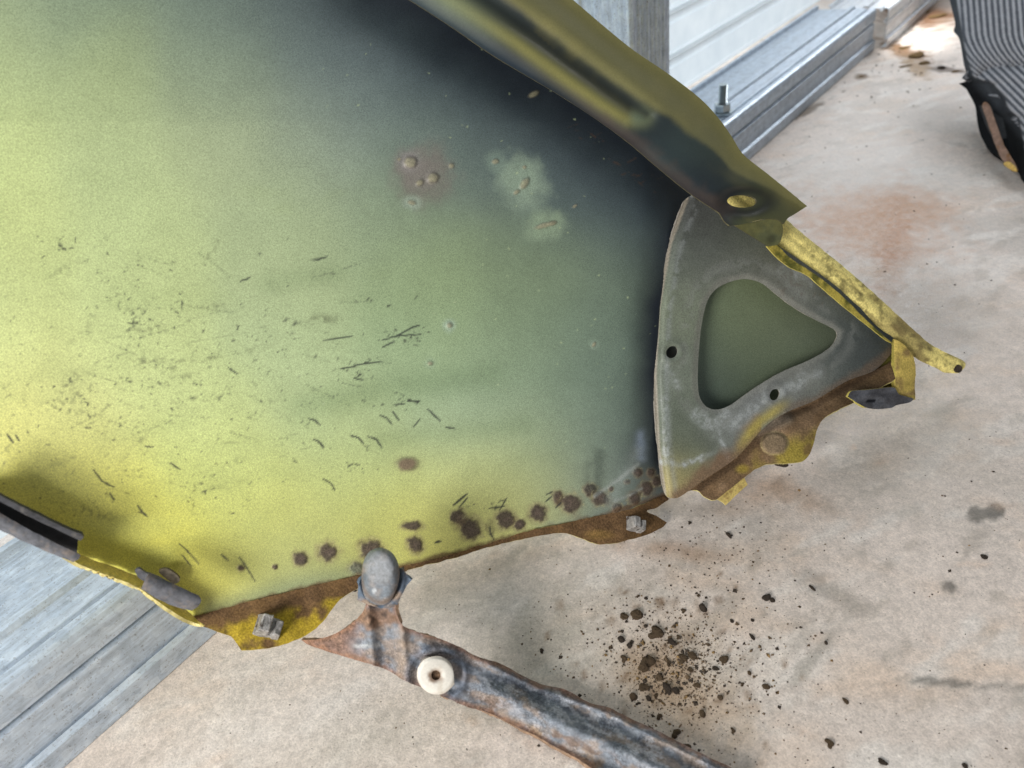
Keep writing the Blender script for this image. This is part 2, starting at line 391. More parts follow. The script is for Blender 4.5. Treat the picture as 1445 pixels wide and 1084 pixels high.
for k in range(60):
    q = RNG.normal([955, 940], [75, 70]); fspot(q[0], q[1], RNG.uniform(3, 9), RNG.uniform(2, 6), RNG.uniform(0, 3), (128, 100, 72), RNG.uniform(.3, .7), 1, .5)
for k in range(80):
    fspot(RNG.uniform(300, 1440), RNG.uniform(560, 1080), RNG.uniform(4, 22), RNG.uniform(2, 7), RNG.uniform(-.3, .8), [(204, 174, 148), (172, 166, 158), (226, 218, 208)][k % 3], RNG.uniform(.15, .4), 1.3, .8)
fz = (vnoise(mmx, mmy, 30, 4, 3) - .5) * .0012 + (vnoise(mmx, mmy, 9, 5, 2) - .5) * .0003
idx = np.arange(fx.size).reshape(sh)
FF = np.stack([idx[:-1, :-1], idx[:-1, 1:], idx[1:, 1:], idx[1:, :-1]], -1).reshape(-1, 4)
m, nt, b = nmat('stained_concrete')
at = N_(nt, 'ShaderNodeAttribute', attribute_name='col')
g1 = noise(nt, 700, 2, .7); g2 = noise(nt, 150, 3, .7); g3 = noise(nt, 330, 2, .75)
c = mix(nt, 1.0, at.outputs['Color'], ramp(nt, g1, [(.3, .82), (.7, 1.17)]), 'MULTIPLY')
c = mix(nt, 1.0, c, ramp(nt, g2, [(.3, .84), (.7, 1.14)]), 'MULTIPLY')
c = mix(nt, ramp(nt, g3, [(.66, 0.), (.74, .55)]), c, (.26, .21, .165))
nt.links.new(c, b.inputs['Base Color']); nt.links.new(ramp(nt, g2, [(.3, .40), (.7, .66)]), b.inputs['Roughness'])
b.inputs['Specular IOR Level'].default_value = .3
bump(nt, b, g1, .35, .0010)
floor = build('floor', np.stack([fx, fy, fz], 1), FF, m, col=fc); floor['kind'] = 'structure'
def floorz(x, y):
    return (vnoise(x * 1000, y * 1000, 30, 4, 3) - .5) * .0012 + (vnoise(x * 1000, y * 1000, 9, 5, 2) - .5) * .0003
# hairline cracks in the slab
def crack(pts, wpx):
    c = curve(pts, 4, False); c = c + (np.stack([vnoise(c[:, 0], c[:, 1], 7, 1, 2), vnoise(c[:, 0], c[:, 1], 7, 5, 2)], 1) - .5) * 5
    t = np.gradient(c, axis=0); t /= np.linalg.norm(t, axis=1, keepdims=True); nn = np.stack([-t[:, 1], t[:, 0]], 1)
    w = wpx * 1.6 * (.5 + vnoise(c[:, 0], c[:, 1], 12, 2))[:, None] / 2; w[0] = w[-1] = .1
    L, R = c + nn * w, c - nn * w
    V = np.concatenate([onz(L[:, 0], L[:, 1]), onz(R[:, 0], R[:, 1])]); V[:, 2] = floorz(V[:, 0], V[:, 1]) + .00025
    n = len(c); F = np.array([[i, i + 1, n + i + 1, n + i] for i in range(n - 1)])
    build('crack', V, F, M_CRACK, floor)
crack([(405, 930), (398, 965), (388, 985), (396, 1020), (392, 1060), (394, 1090)], 1.4)
crack([(1255, 398), (1300, 418), (1350, 432), (1400, 446), (1450, 462)], 1.6)
crack([(300, 895), (288, 925), (272, 950)], 1.1)
crack([(1310, 170), (1308, 205), (1290, 232), (1262, 245)], 1.3)
crack([(1302, 226), (1340, 250), (1366, 272)], 1.2)
crack([(1385, 690), (1412, 705), (1450, 735)], 1.3)
crack([(1060, 1035), (1095, 1005), (1130, 975), (1190, 970), (1262, 962), (1445, 970)], 1.5)
crack([(1120, 702), (1175, 715), (1215, 735), (1232, 748)], 1.2)

# ------------------------------------------------------------------ wall, rail, post
A0 = onz(np.array(75.), np.array(1084.)); B0 = onz(np.array(1055.), np.array(222.))
T = (B0 - A0); TL = np.linalg.norm(T); T /= TL; Nn = np.cross(T, [0, 0, 1])
RH, RD = 0.079, 0.122
def wall_frame(o, pt):
    """object frame: x along the wall, y into the room, z up"""
    o.matrix_world = Matrix(((T[0], Nn[0], 0, pt[0]), (T[1], Nn[1], 0, pt[1]), (0, 0, 1, pt[2]), (0, 0, 0, 1)))
def to_wall(p): return np.array([(p - A0) @ T, (p - A0) @ Nn, p[2]])
def hit_wall(x, y, off):
    r = ray(np.array(float(x)), np.array(float(y))); k = ((A0 + Nn * off - CAM) @ Nn) / (r @ Nn); return to_wall(CAM + r * k)
def extrude(name, prof, t0, t1, mat, seg=1, parent=None, thick=None):
    """profile (y, z) in the wall frame swept along the wall"""
    ts = np.linspace(t0, t1, seg + 1); n = len(prof); V = []; F = []
    for t in ts: V += [(t, a, z) for a, z in prof]
    for i in range(seg):
        for j in range(n - 1): F.append((i * n + j, (i + 1) * n + j, (i + 1) * n + j + 1, i * n + j + 1))
    me = bpy.data.meshes.new(name); me.from_pydata(V, [], F); me.materials.append(mat)
    o = bpy.data.objects.new(name, me); COL.objects.link(o)
    if thick:
        md = o.modifiers.new('s', 'SOLIDIFY'); md.thickness = thick; md.offset = 0
    md = o.modifiers.new('b', 'BEVEL'); md.width = .0012; md.segments = 2; md.limit_method = 'ANGLE'; md.angle_limit = .5
    if parent: o.parent = parent
    else: wall_frame(o, A0)
    return o
tend = to_wall(onz(np.array(1226.), np.array(70.)))[0]
rail_prof = [(-.004, .0015), (.006, .0015), (.006, .018), (.003, .020), (.001, .016), (0, .022), (0, .050), (-.006, .052), (-.006, .055), (0, .057), (0, .074), (-.002, RH - .001), (-.005, RH), (-.011, RH), (-.013, RH - .006), (-.016, RH - .006), (-.018, RH - .001), (-.040, RH - .001), (-.043, RH + .003), (-.049, RH + .003), (-.053, RH - .003), (-.092, RH - .003), (-.116, RH - .003), (-.117, RH + .004), (-RD, RH + .004)]
rail = extrude('base_rail', rail_prof, -.55, tend, M_GALV, 24, None, .0024)
tag(rail, 'grey galvanised steel base rail running along the concrete under the white wall', 'rail')
rail2 = extrude('end_rail', [(a + .022, z * .96 + .001) for a, z in rail_prof], tend + .012, tend + .75, M_GALVD, 8, None, .0024)
tag(rail2, 'short pale galvanised rail continuing beyond the dark end of the long rail', 'rail')
# white cladding with horizontal ribs
zr = hit_wall(943, 92, -RD)[2]; zr2 = hit_wall(950, 24, -RD)[2]
wp = [(-RD, RH + .002), (-RD, RH + .02)]
wall = empty('cladding_wall', A0 - Nn * RD); wall_frame(wall, A0)
tag(wall, 'white steel shed wall with horizontal ribs behind the fender and post', 'wall')
def wall_panel(z0, z1, off):
    o = extrude('cladding_panel', [(off, z0), (off, z0 + .006), (off + .004, z0 + .010), (off + .004, z1 - .012), (off + .009, z1 - .006), (off + .009, z1 + .004), (off, z1 + .006)], -.9, 3.2, M_WALL, 1, wall)
    return o
prev = RH + .003
dz = max(.03, zr2 - zr)
for k in range(7):
    top = zr + k * dz * 1.0
    wall_panel(prev, top, -RD - .012); prev = top + .003
# post
pr = hit_wall(945, 60, -.012); pl = hit_wall(893, 60, -.012)
pt0, pt1 = pl[0], pr[0]
POSTH = 1.1
def prism(name, poly, z0, z1, mat, parent=None):
    n = len(poly); V = [(a, c, z0) for a, c in poly] + [(a, c, z1) for a, c in poly]
    F = [(i, (i + 1) % n, n + (i + 1) % n, n + i) for i in range(n)] + [tuple(range(n))[::-1], tuple(range(n, 2 * n))]
    me = bpy.data.meshes.new(name); me.from_pydata(V, [], F); me.materials.append(mat)
    o = bpy.data.objects.new(name, me); COL.objects.link(o)
    md = o.modifiers.new('b', 'BEVEL'); md.width = .002; md.segments = 3; md.limit_method = 'ANGLE'; md.angle_limit = .4
    if parent: o.parent = parent
    else: wall_frame(o, A0)
    return o
wdt = pt1 - pt0
poly = [(pt0, -RD + .004), (pt0, -.080), (pt0 + .002, -.078), (pt0 + .002, -.062), (pt0, -.060), (pt0, -.016), (pt0 + .003, -.012)]
g = wdt / 9
for k in range(1, 8):
    a = pt0 + k * g
    poly += [(a, -.012), (a + g * .22, -.0165), (a + g * .55, -.0165), (a + g * .75, -.012)]
poly += [(pt1, -.012), (pt1, -RD + .004)]
post = prism('wall_post', poly, RH + .0065, POSTH, M_GALVP)
tag(post, 'upright galvanised steel post with grooved face against the white wall', 'post')
# anchor bolt on the rail
def hexprism(r, z0, z1, c=(0, 0), seg=6, ch=.0):
    a = np.arange(seg) * 2 * math.pi / seg + .3
    rings = [(r * (1 - ch), z0), (r, z0 + r * ch), (r, z1 - r * ch), (r * (1 - ch), z1)] if ch else [(r, z0), (r, z1)]
    V = [(c[0] + q * math.cos(t), c[1] + q * math.sin(t), z) for q, z in rings for t in a]; F = []
    for i in range(len(rings) - 1):
        for j in range(seg): F.append((i * seg + j, i * seg + (j + 1) % seg, (i + 1) * seg + (j + 1) % seg, (i + 1) * seg + j))
    F += [tuple(range(seg))[::-1], tuple(range((len(rings) - 1) * seg, len(rings) * seg))]
    return V, F
bp = onz(np.array(1019.), np.array(158.), RH + .003)
bolt = empty('anchor_bolt', bp); tag(bolt, 'zinc anchor bolt with nut standing on the rail by the post', 'bolt')
def add_v(name, V, F, mat, parent, smooth=False):
    me = bpy.data.meshes.new(name); me.from_pydata([tuple(map(float, v)) for v in V], [], F); me.materials.append(mat)
    if smooth: me.polygons.foreach_set('use_smooth', [True] * len(F))
    o = bpy.data.objects.new(name, me); COL.objects.link(o); o.parent = parent; return o
add_v('washer', *hexprism(.0155, -.002, .001, seg=28), M_ZINC, bolt)
add_v('nut', *hexprism(.0125, .001, .0125, seg=6, ch=.1), M_ZINC, bolt)
V, F = [], []
for k in range(26):
    z = .0125 + k * .0011; r = .0068 if k % 2 else .0050
    V += [(r * math.cos(t), r * math.sin(t), z) for t in np.arange(16) * math.pi / 8]
    if k:
        for j in range(16): F.append(((k - 1) * 16 + j, (k - 1) * 16 + (j + 1) % 16, k * 16 + (j + 1) % 16, k * 16 + j))
F.append(tuple(range(25 * 16, 26 * 16))); add_v('stud', V, F, M_ZINC, bolt)

# ------------------------------------------------------------------ fender
PL = Plane(P(378., 875., .47), P(1355., 520., .685), P(0., 200., .41))
FB = PL.hit(np.array(700.), np.array(760.)); FB = np.array([FB[0], FB[1], 0.0])
fender = empty('car_fender', FB)
tag(fender, 'yellow car fender seen from inside, darker edges and rust spots, leaning on the wall', 'fender')
# boundaries of the big inner skin, in picture coordinates of the traced sheet
TOPC = np.array([(-120, -90), (560, -90), (640, -40), (760, 40), (860, 110), (960, 190), (1040, 275), (1120, 345), (1200, 420), (1285, 500)], float)
BOTC = np.array([(-120, 655), (-60, 688), (0, 722), (60, 755), (115, 788), (160, 805), (200, 822), (235, 845), (268, 874), (300, 864), (340, 853), (420, 833), (490, 816), (560, 802), (620, 788), (700, 764), (760, 747), (850, 728), (900, 716), (940, 699), (1000, 676), (1060, 640), (1120, 596), (1200, 545), (1285, 506)], float)
xs = np.concatenate([np.linspace(-120, 0, 24)[:-1], np.linspace(0, 960, 570), np.linspace(960, 1285, 90)[1:]])
yt = np.interp(xs, TOPC[:, 0], TOPC[:, 1]); yb = np.interp(xs, BOTC[:, 0], BOTC[:, 1])
# shift the lower-left rim so that the flange part takes over from the crease
rows = 440; tt = np.linspace(0, 1, rows)
PX = np.tile(xs, (rows, 1)); PY = yt[None] + (yb - yt)[None] * tt[:, None]
px, py = PX.ravel(), PY.ravel()
ybv = np.tile(yb, (rows, 1)).ravel()
def panel_w(x, y):
    w = .014 * ((x - 520) / 700) ** 2 - .016 * np.clip((y - 430) / 430, -.6, 1.2) * np.abs(np.clip((y - 430) / 430, -.6, 1.2))
    # lower left lip rolls towards the viewer
    dl, _ = segdist(x, y, [(-150, 640), (0, 722), (115, 788), (268, 874)])
    w = w - .004 * np.exp(-(dl / 60) ** 2)
    db, _ = segdist(x, y, [(268, 874), (420, 833), (560, 802), (760, 747), (900, 716), (940, 699)])
    w = w - .0035 * np.exp(-(db / 50) ** 2)
    # falls away under the gusset and under the top flange
    w = w - .016 * sstep(890, 990, x + .06 * (y - 500))
    dt, _ = segdist(x, y, [(560, -30), (700, 60), (860, 160), (1000, 280)])
    w = w - .012 * np.exp(-(dt / 70) ** 2)
    # soft dents and panel beating ripples
    w = w + (vnoise(x, y, 260, 21, 2) - .5) * .005 + (vnoise(x, y, 90, 22, 2) - .5) * .0006
    dr, _ = segdist(x, y, [(420, 560), (560, 528), (700, 520), (850, 500)])
    w = w - .0014 * np.exp(-(dr / 30) ** 2)
    return w
PGAIN = np.array([0.98, 0.98, 1.0])
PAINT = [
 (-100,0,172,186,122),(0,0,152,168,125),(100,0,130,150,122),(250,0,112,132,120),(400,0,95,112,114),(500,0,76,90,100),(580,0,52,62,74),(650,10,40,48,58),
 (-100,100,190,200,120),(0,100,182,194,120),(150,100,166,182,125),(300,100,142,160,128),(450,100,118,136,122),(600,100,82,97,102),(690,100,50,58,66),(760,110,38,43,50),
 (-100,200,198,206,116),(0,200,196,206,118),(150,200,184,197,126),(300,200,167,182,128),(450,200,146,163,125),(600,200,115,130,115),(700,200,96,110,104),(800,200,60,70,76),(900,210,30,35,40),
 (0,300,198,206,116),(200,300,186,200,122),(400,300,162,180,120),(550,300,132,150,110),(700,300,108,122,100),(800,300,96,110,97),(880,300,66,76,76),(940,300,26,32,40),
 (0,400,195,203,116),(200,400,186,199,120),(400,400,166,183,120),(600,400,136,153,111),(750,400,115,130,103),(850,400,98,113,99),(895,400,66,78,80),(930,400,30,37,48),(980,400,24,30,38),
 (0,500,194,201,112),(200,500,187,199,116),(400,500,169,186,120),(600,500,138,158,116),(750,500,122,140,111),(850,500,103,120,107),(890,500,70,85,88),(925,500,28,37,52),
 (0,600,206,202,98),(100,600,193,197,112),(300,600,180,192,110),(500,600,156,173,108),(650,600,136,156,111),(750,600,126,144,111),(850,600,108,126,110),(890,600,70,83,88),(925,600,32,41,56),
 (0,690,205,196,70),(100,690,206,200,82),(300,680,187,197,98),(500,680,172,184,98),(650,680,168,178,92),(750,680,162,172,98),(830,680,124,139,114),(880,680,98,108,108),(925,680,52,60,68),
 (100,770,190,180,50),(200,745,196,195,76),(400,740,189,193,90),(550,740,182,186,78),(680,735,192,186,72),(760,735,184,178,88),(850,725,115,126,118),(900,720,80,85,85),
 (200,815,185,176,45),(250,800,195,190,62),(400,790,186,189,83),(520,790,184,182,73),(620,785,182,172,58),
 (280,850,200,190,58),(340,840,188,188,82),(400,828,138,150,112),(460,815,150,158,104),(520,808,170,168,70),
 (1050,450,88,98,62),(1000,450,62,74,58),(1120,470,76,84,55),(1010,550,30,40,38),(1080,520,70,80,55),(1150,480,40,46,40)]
DEL = [(46, 294, -4, 0, 24), (400, 300, 6, 3, 20), (700, 440, 15, 17, 14), (300, 640, 16, 17, 36), (686, 694, 42, 44, 72), (260, 37, 3, 1, 5), (70, 675, 12, 14, 36), (620, 770, 8, 8, 30), (1050, 467, 42, 44, 42), (880, 560, 4, 4, 6), (400, 790, 4, 4, 20), (850, 725, 4, 6, 6), (740, 250, 6, 8, 8), (820, 480, 10, 12, 6), (200, 480, 4, 4, 24)]  # colour corrections; lower left, lower right and gusset opening carry light in the paint
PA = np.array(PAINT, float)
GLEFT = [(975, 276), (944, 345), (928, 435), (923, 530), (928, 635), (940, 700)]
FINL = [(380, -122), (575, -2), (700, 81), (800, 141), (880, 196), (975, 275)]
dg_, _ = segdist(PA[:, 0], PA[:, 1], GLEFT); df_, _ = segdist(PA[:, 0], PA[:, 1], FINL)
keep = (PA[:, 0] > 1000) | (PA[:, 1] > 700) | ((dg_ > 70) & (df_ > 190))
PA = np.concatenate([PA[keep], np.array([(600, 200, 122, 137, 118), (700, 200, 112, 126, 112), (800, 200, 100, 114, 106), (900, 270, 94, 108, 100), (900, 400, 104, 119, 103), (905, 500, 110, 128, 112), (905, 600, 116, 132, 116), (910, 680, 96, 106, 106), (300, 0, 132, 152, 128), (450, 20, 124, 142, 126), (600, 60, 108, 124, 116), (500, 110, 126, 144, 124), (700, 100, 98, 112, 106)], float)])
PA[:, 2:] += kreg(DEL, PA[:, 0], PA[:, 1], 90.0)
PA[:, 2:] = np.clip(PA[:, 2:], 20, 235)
wx, wy = px + (vnoise(px, py, 90, 40, 3) - .5) * 14, py + (vnoise(px, py, 90, 41, 3) - .5) * 24
GX, GY = np.arange(-160, 1330, 10.0), np.arange(-140, 930, 10.0); MX, MY = np.meshgrid(GX, GY)
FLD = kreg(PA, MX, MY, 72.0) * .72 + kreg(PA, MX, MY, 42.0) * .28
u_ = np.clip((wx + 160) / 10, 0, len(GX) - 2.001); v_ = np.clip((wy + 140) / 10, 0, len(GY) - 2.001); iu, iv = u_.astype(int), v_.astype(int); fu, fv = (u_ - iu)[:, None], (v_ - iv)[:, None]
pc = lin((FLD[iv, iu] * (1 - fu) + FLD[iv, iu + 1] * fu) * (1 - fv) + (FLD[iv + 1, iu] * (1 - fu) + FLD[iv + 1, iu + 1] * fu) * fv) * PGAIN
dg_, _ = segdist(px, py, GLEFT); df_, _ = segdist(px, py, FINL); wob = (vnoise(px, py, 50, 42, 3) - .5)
m_ = np.exp(-(np.clip(dg_ + wob * 22, 0, None) / 40) ** 1.45) * (px < 985) * (1 - .75 * sstep(640, 705, py)); pc = pc * (1 - m_[:, None]) + lin((24, 32, 45)) * m_[:, None]  # skin gets darker towards the gusset edge
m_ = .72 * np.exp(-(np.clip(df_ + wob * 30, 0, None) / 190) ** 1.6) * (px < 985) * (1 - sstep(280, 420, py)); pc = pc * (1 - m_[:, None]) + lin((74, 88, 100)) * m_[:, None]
m_ = .97 * np.exp(-(np.clip(df_ + wob * 30, 0, None) / 84) ** 1.4) * (px < 985); pc = pc * (1 - m_[:, None]) + lin((34, 41, 51)) * m_[:, None]  # skin gets darker towards the flange edge
crust = np.zeros(px.size)
PW = panel_w(px, py)
def pmix(msk, c, cr=None):
    global pc, crust
    msk = np.clip(msk, 0, 1); pc = pc * (1 - msk[:, None]) + lin(c) * msk[:, None]
    if cr is not None: crust = np.maximum(crust, msk * cr)
# cloudy overspray and wiped marks
cl = vnoise(px, py, 34, 50, 4); pc *= (0.97 + .06 * cl)[:, None]
pmix(sstep(.55, .8, vnoise(px * .6 + py * .3, py * 1.5, 70, 52, 4)) * .16 * (1 - sstep(380, 640, px)) * sstep(150, 300, py), (150, 165, 110))
# soft green-dark ghost bands
for pl_, wd, am in (([(430, 572), (560, 545), (690, 530)], 22, .28), ([(540, 620), (640, 612), (740, 600)], 16, .18), ([(380, 400), (470, 385)], 16, .2)):
    d, _ = segdist(px, py, pl_); pmix(np.exp(-(d / wd) ** 2) * am, (95, 118, 80))
# paint bruises with pale halos, tan blisters
def near(x, y, r): return np.where((np.abs(px - x) < r) & (np.abs(py - y) < r))[0]
def lmix(sel, msk, c, cr=None):
    msk = np.clip(msk, 0, 1); pc[sel] = pc[sel] * (1 - msk[:, None]) + lin(c) * msk[:, None]
    if cr is not None: crust[sel] = np.maximum(crust[sel], msk * cr)
def halo(x, y, r, c, am, ex=1.0, ang=0.0):
    q = near(x, y, r * 2.2); X_, Y_ = px[q], py[q]
    dx, dy = X_ - x, Y_ - y; a = dx * math.cos(ang) + dy * math.sin(ang); bb = (-dx * math.sin(ang) + dy * math.cos(ang)) * ex
    d = np.hypot(a, bb) / r + (vnoise(X_, Y_, 14, 60, 3) - .5) * .5
    lmix(q, (1 - sstep(.35, 1.15, d)) * min(1, am * 1.2), c)
halo(598, 246, 56, (122, 116, 108), .6, 1.1); halo(590, 240, 34, (128, 120, 116), .4)
halo(738, 258, 42, (144, 162, 142), .7, .85, -.6); halo(769, 318, 38, (142, 160, 134), .66, 1.4, -.35)
halo(699, 228, 20, (122, 140, 128), .6); halo(581, 286, 16, (150, 164, 148), .6, 1.3); halo(579, 228, 20, (140, 136, 134), .5); halo(634, 459, 12, (165, 185, 165), .6); halo(607, 513, 10, (150, 170, 140), .5); halo(838, 486, 9, (140, 158, 140), .5)
blist = [(579, 229, 9, 8, 0, 2.2), (611, 251, 8, 7, -.5, 2.2), (592, 258, 6, 4.5, -.3, 1.4), (637, 234, 4, 3.5, 0, 1.0), (581, 286, 6, 3.5, .2, .8), (699, 228, 5, 3.5, -.2, 1), (740, 259, 9, 5, -.9, 1.8), (729, 271, 5, 3, -.6, 1.2),
         (768, 318, 14, 3.6, -.28, 1.4), (780, 315, 6, 3.5, -.3, 1.2), (634, 459, 4, 4, 0, 1.4), (607, 513, 4, 3, 0, 1), (838, 486, 4, 2.6, -1, 1), (753, 133, 8, 4, -.5, 1), (740, 236, 3, 2.5, 0, .8), (811, 291, 4, 2, -.6, .8), (563, 225, 3, 2, 0, .5), (575, 655, 15, 9, -.15, .9)]
for x, y, rx, ry, an, hg in blist:
    q = near(x, y, 40); X_, Y_ = px[q], py[q]
    dx, dy = X_ - x, Y_ - y; a = (dx * math.cos(an) + dy * math.sin(an)) / rx; bb = (-dx * math.sin(an) + dy * math.cos(an)) / ry
    r = np.hypot(a, bb) + (vnoise(X_, Y_, 5, 61, 2) - .5) * .25
    PW[q] += hg * .0008 * np.where(r < 1.3, np.sqrt(np.clip(1 - (r / 1.15) ** 2, 0, 1)), 0)
    lmix(q, (1 - sstep(.95, 1.35, r)) * .4, (98, 92, 76)); lmix(q, (1 - sstep(.6, 1.05, r)) * .7, (156, 152, 126) if y < 600 else (142, 112, 100))
# rust blooms
rust = [(424, 789, 9, 9), (462, 779, 14, 12), (524, 776, 16, 14), (503, 803, 11, 8), (583, 742, 13, 6), (586, 769, 11, 11), (575, 655, 15, 9), (648, 732, 10, 12), (664, 746, 14, 14), (714, 733, 13, 12), (733, 741, 7, 8), (692, 747, 7, 11), (759, 724, 11, 11),
        (787, 703, 7, 9), (805, 712, 13, 13), (832, 692, 8, 9), (848, 704, 10, 10), (871, 717, 7, 7), (895, 703, 9, 8), (912, 690, 9, 9), (900, 667, 6, 6), (918, 667, 5, 6), (926, 680, 7, 7), (340, 801, 5, 4), (388, 800, 4, 3), (885, 680, 4, 3), (862, 690, 3, 3)]
for k, (x, y, rx, ry) in enumerate(rust):
    q = near(x, y, 60); X_, Y_ = px[q], py[q]
    r = np.hypot((X_ - x) / rx, (Y_ - y) / ry) + (vnoise(X_, Y_, 8, 70 + k % 5, 3) - .5) * .85 + (vnoise(X_, Y_, 3, 76, 1) - .5) * .25
    soft = y < 660 or x == 692
    lmix(q, (1 - sstep(.7, 1.9, r)) * (.7 if not soft else .3), (122, 106, 80), .3)
    lmix(q, (1 - sstep(.72, 1.2, r)) * (.9 if not soft else .3), (76, 65, 58), 1.0)
    lmix(q, (1 - sstep(.0, .55, r)) * (.5 if not soft else .1), (108, 92, 84), .8)
    if not soft: lmix(q, (1 - sstep(.0, .12, np.abs(r - 1.28))) * .35 * (vnoise(X_, Y_, 9, 78, 2) > .5), (196, 190, 140))
    if not soft: PW[q] += .0007 * (1 - sstep(.7, 1.05, r)) * (.4 + vnoise(X_, Y_, 4, 77, 2))
# chalky wash streaks and dark streaks by the gusset
for pl_, wd, am, c in (([(903, 615), (905, 645)], 7, .75, (128, 142, 158)), ([(898, 640), (880, 676), (860, 706)], 9, .4, (140, 150, 145)), ([(840, 700), (880, 672), (900, 655)], 3, .55, (165, 172, 168)), ([(868, 707), (890, 698), (905, 690)], 2.4, .5, (150, 156, 152)), ([(846, 640), (842, 692)], 8, .5, (66, 76, 68)), ([(830, 655), (828, 690)], 6, .3, (76, 86, 76)), ([(768, 752), (850, 735), (900, 722)], 11, .55, (116, 126, 122))):
    d, _ = segdist(px, py, pl_); pmix(np.exp(-((d + (vnoise(px, py, 12, 80, 3) - .5) * wd * 1.4) / wd) ** 2) * am, c)
d, _ = segdist(px, py, [(300, 862), (420, 831), (500, 813)]); pmix(np.exp(-(d / 20) ** 2) * .55, (128, 142, 118))
# brown soil line along the bottom crease
d, _ = segdist(px, py, [(268, 874), (340, 853), (420, 833), (560, 802), (700, 764), (850, 728), (940, 699)]); pmix((1 - sstep(0, 7, d + (vnoise(px, py, 10, 81, 2) - .5) * 6)) * .85, (98, 74, 50), .4)
# scratches, scuffs, flecks
strokes = [([(10, 613), (19, 625)], 2.4), ([(22, 614), (27, 622)], 1.6), ([(132, 663), (144, 679), (161, 688)], 1.7), ([(155, 696), (161, 706)], 1.8), ([(194, 713), (200, 722), (208, 729)], 2.0), ([(241, 654), (254, 663)], 1.1), ([(204, 630), (216, 631)], 1.0), ([(435, 591), (444, 593), (452, 600)], 1.4), ([(442, 620), (450, 623), (457, 631)], 1.2), ([(456, 676), (467, 682), (473, 692)], 1.2), ([(322, 519), (335, 528)], 1.4), ([(339, 397), (353, 392)], 1.3), ([(439, 367), (450, 366), (462, 362)], 1.2),
           ([(536, 586), (546, 590), (553, 599)], 1.2), ([(554, 581), (563, 593)], 1.5), ([(603, 577), (621, 594)], 1.6), ([(593, 591), (583, 603)], .9), ([(629, 603), (642, 605)], 1.2), ([(494, 614), (506, 618), (513, 626)], 1.3), ([(519, 616), (531, 620), (539, 632)], 1.8), ([(450, 623), (456, 632)], 1.2), ([(640, 713), (659, 697)], 2.2), ([(480, 521), (520, 512), (541, 511)], 1.1), ([(500, 534), (512, 536)], 1.4), ([(540, 480), (560, 474), (594, 472)], .9), ([(560, 474), (582, 462), (592, 459)], 1.2), ([(540, 490), (556, 482)], 1.0), ([(455, 480), (497, 474)], .8),
           ([(575, 566), (592, 566)], 1.4), ([(555, 572), (570, 570)], .9), ([(648, 716), (660, 702)], .8), ([(770, 708), (778, 701)], 1.0), ([(771, 698), (780, 694)], .8), ([(784, 717), (792, 709)], .9), ([(705, 720), (715, 703)], .8), ([(690, 718), (712, 714)], .8), ([(691, 744), (692, 753), (697, 761)], 1.6), ([(614, 766), (622, 764)], 3.0), ([(257, 783), (270, 800)], 1.0), ([(337, 786), (343, 793), (360, 820)], 1.2), ([(312, 782), (323, 792)], 1.1), ([(253, 767), (262, 775), (281, 796)], 1.0)]
def stroke(pl_, wd, am=.85, c=(52, 54, 52), dots=False):
    xs_ = [q[0] for q in pl_]; ys_ = [q[1] for q in pl_]
    sel = np.where((px > min(xs_) - 9) & (px < max(xs_) + 9) & (py > min(ys_) - 9) & (py < max(ys_) + 9))[0]
    if not len(sel): return
    d, t = segdist(px[sel], py[sel], pl_)
    tp = .45 + .55 * np.sin(np.clip(t, .03, .97) * math.pi)
    mk = (1 - sstep(wd * .5 * tp, wd * .5 * tp + 1.1, d)) * am
    if dots: mk = mk * sstep(.38, .58, vnoise(px[sel], py[sel], 3.2, 55, 2))
    pc[sel] = pc[sel] * (1 - mk[:, None]) + lin(c) * mk[:, None]
for pl_, wd in strokes: stroke(pl_, wd * .9 + .35, .9, (44, 48, 50))
def rstroke(x, y, L, wd, am, ang=None, c=(62, 66, 58)):
    ang = RNG.normal(-.25, .5) if ang is None else ang; k = RNG.normal(0, .25)
    stroke([(x - L * math.cos(ang), y - L * math.sin(ang)), (x, y + k * L * .4), (x + L * math.cos(ang + k), y + L * math.sin(ang + k))], wd, min(.95, am * 1.25), c, True)
for k in range(34):
    x, y = RNG.normal(220, 120), RNG.normal(520, 90); q = near(x, y, 50); X_, Y_ = px[q], py[q]; an = RNG.normal(-.3, .5)
    a = ((X_ - x) * math.cos(an) + (Y_ - y) * math.sin(an)) / RNG.uniform(8, 30); bb = (-(X_ - x) * math.sin(an) + (Y_ - y) * math.cos(an)) / RNG.uniform(3, 8)
    lmix(q, np.exp(-(a * a + bb * bb)) * sstep(.45, .62, vnoise(X_, Y_, 5, 56, 3)) * RNG.uniform(.25, .7), (96, 100, 74))
for k in range(520):                                   # scattered flecks over the lower left
    x = RNG.uniform(-20, 480) if k % 3 else RNG.normal(230, 90); y = RNG.normal(560, 95)
    if y > 760: continue
    rstroke(x, y, abs(RNG.normal(.6, 1.9)) + .3, RNG.uniform(.7, 2.4), RNG.uniform(.1, .6))
for cx_, cy_, sx_, sy_, n_ in ((190, 458, 9, 14, 46), (180, 425, 30, 14, 22), (255, 430, 14, 12, 14), (90, 340, 18, 12, 14), (150, 372, 35, 12, 18), (510, 522, 18, 9, 34), (565, 475, 22, 9, 26), (565, 565, 20, 8, 18), (360, 480, 40, 20, 14), (290, 690, 14, 10, 16), (500, 660, 18, 20, 22), (545, 425, 22, 10, 12), (690, 715, 22, 8, 14), (290, 540, 60, 40, 40), (130, 570, 60, 30, 40)):
    for q in range(n_):
        rstroke(RNG.normal(cx_, sx_), RNG.normal(cy_, sy_), abs(RNG.normal(1.2, 2.2)) + .4, RNG.uniform(.8, 2.4), RNG.uniform(.25, .75))
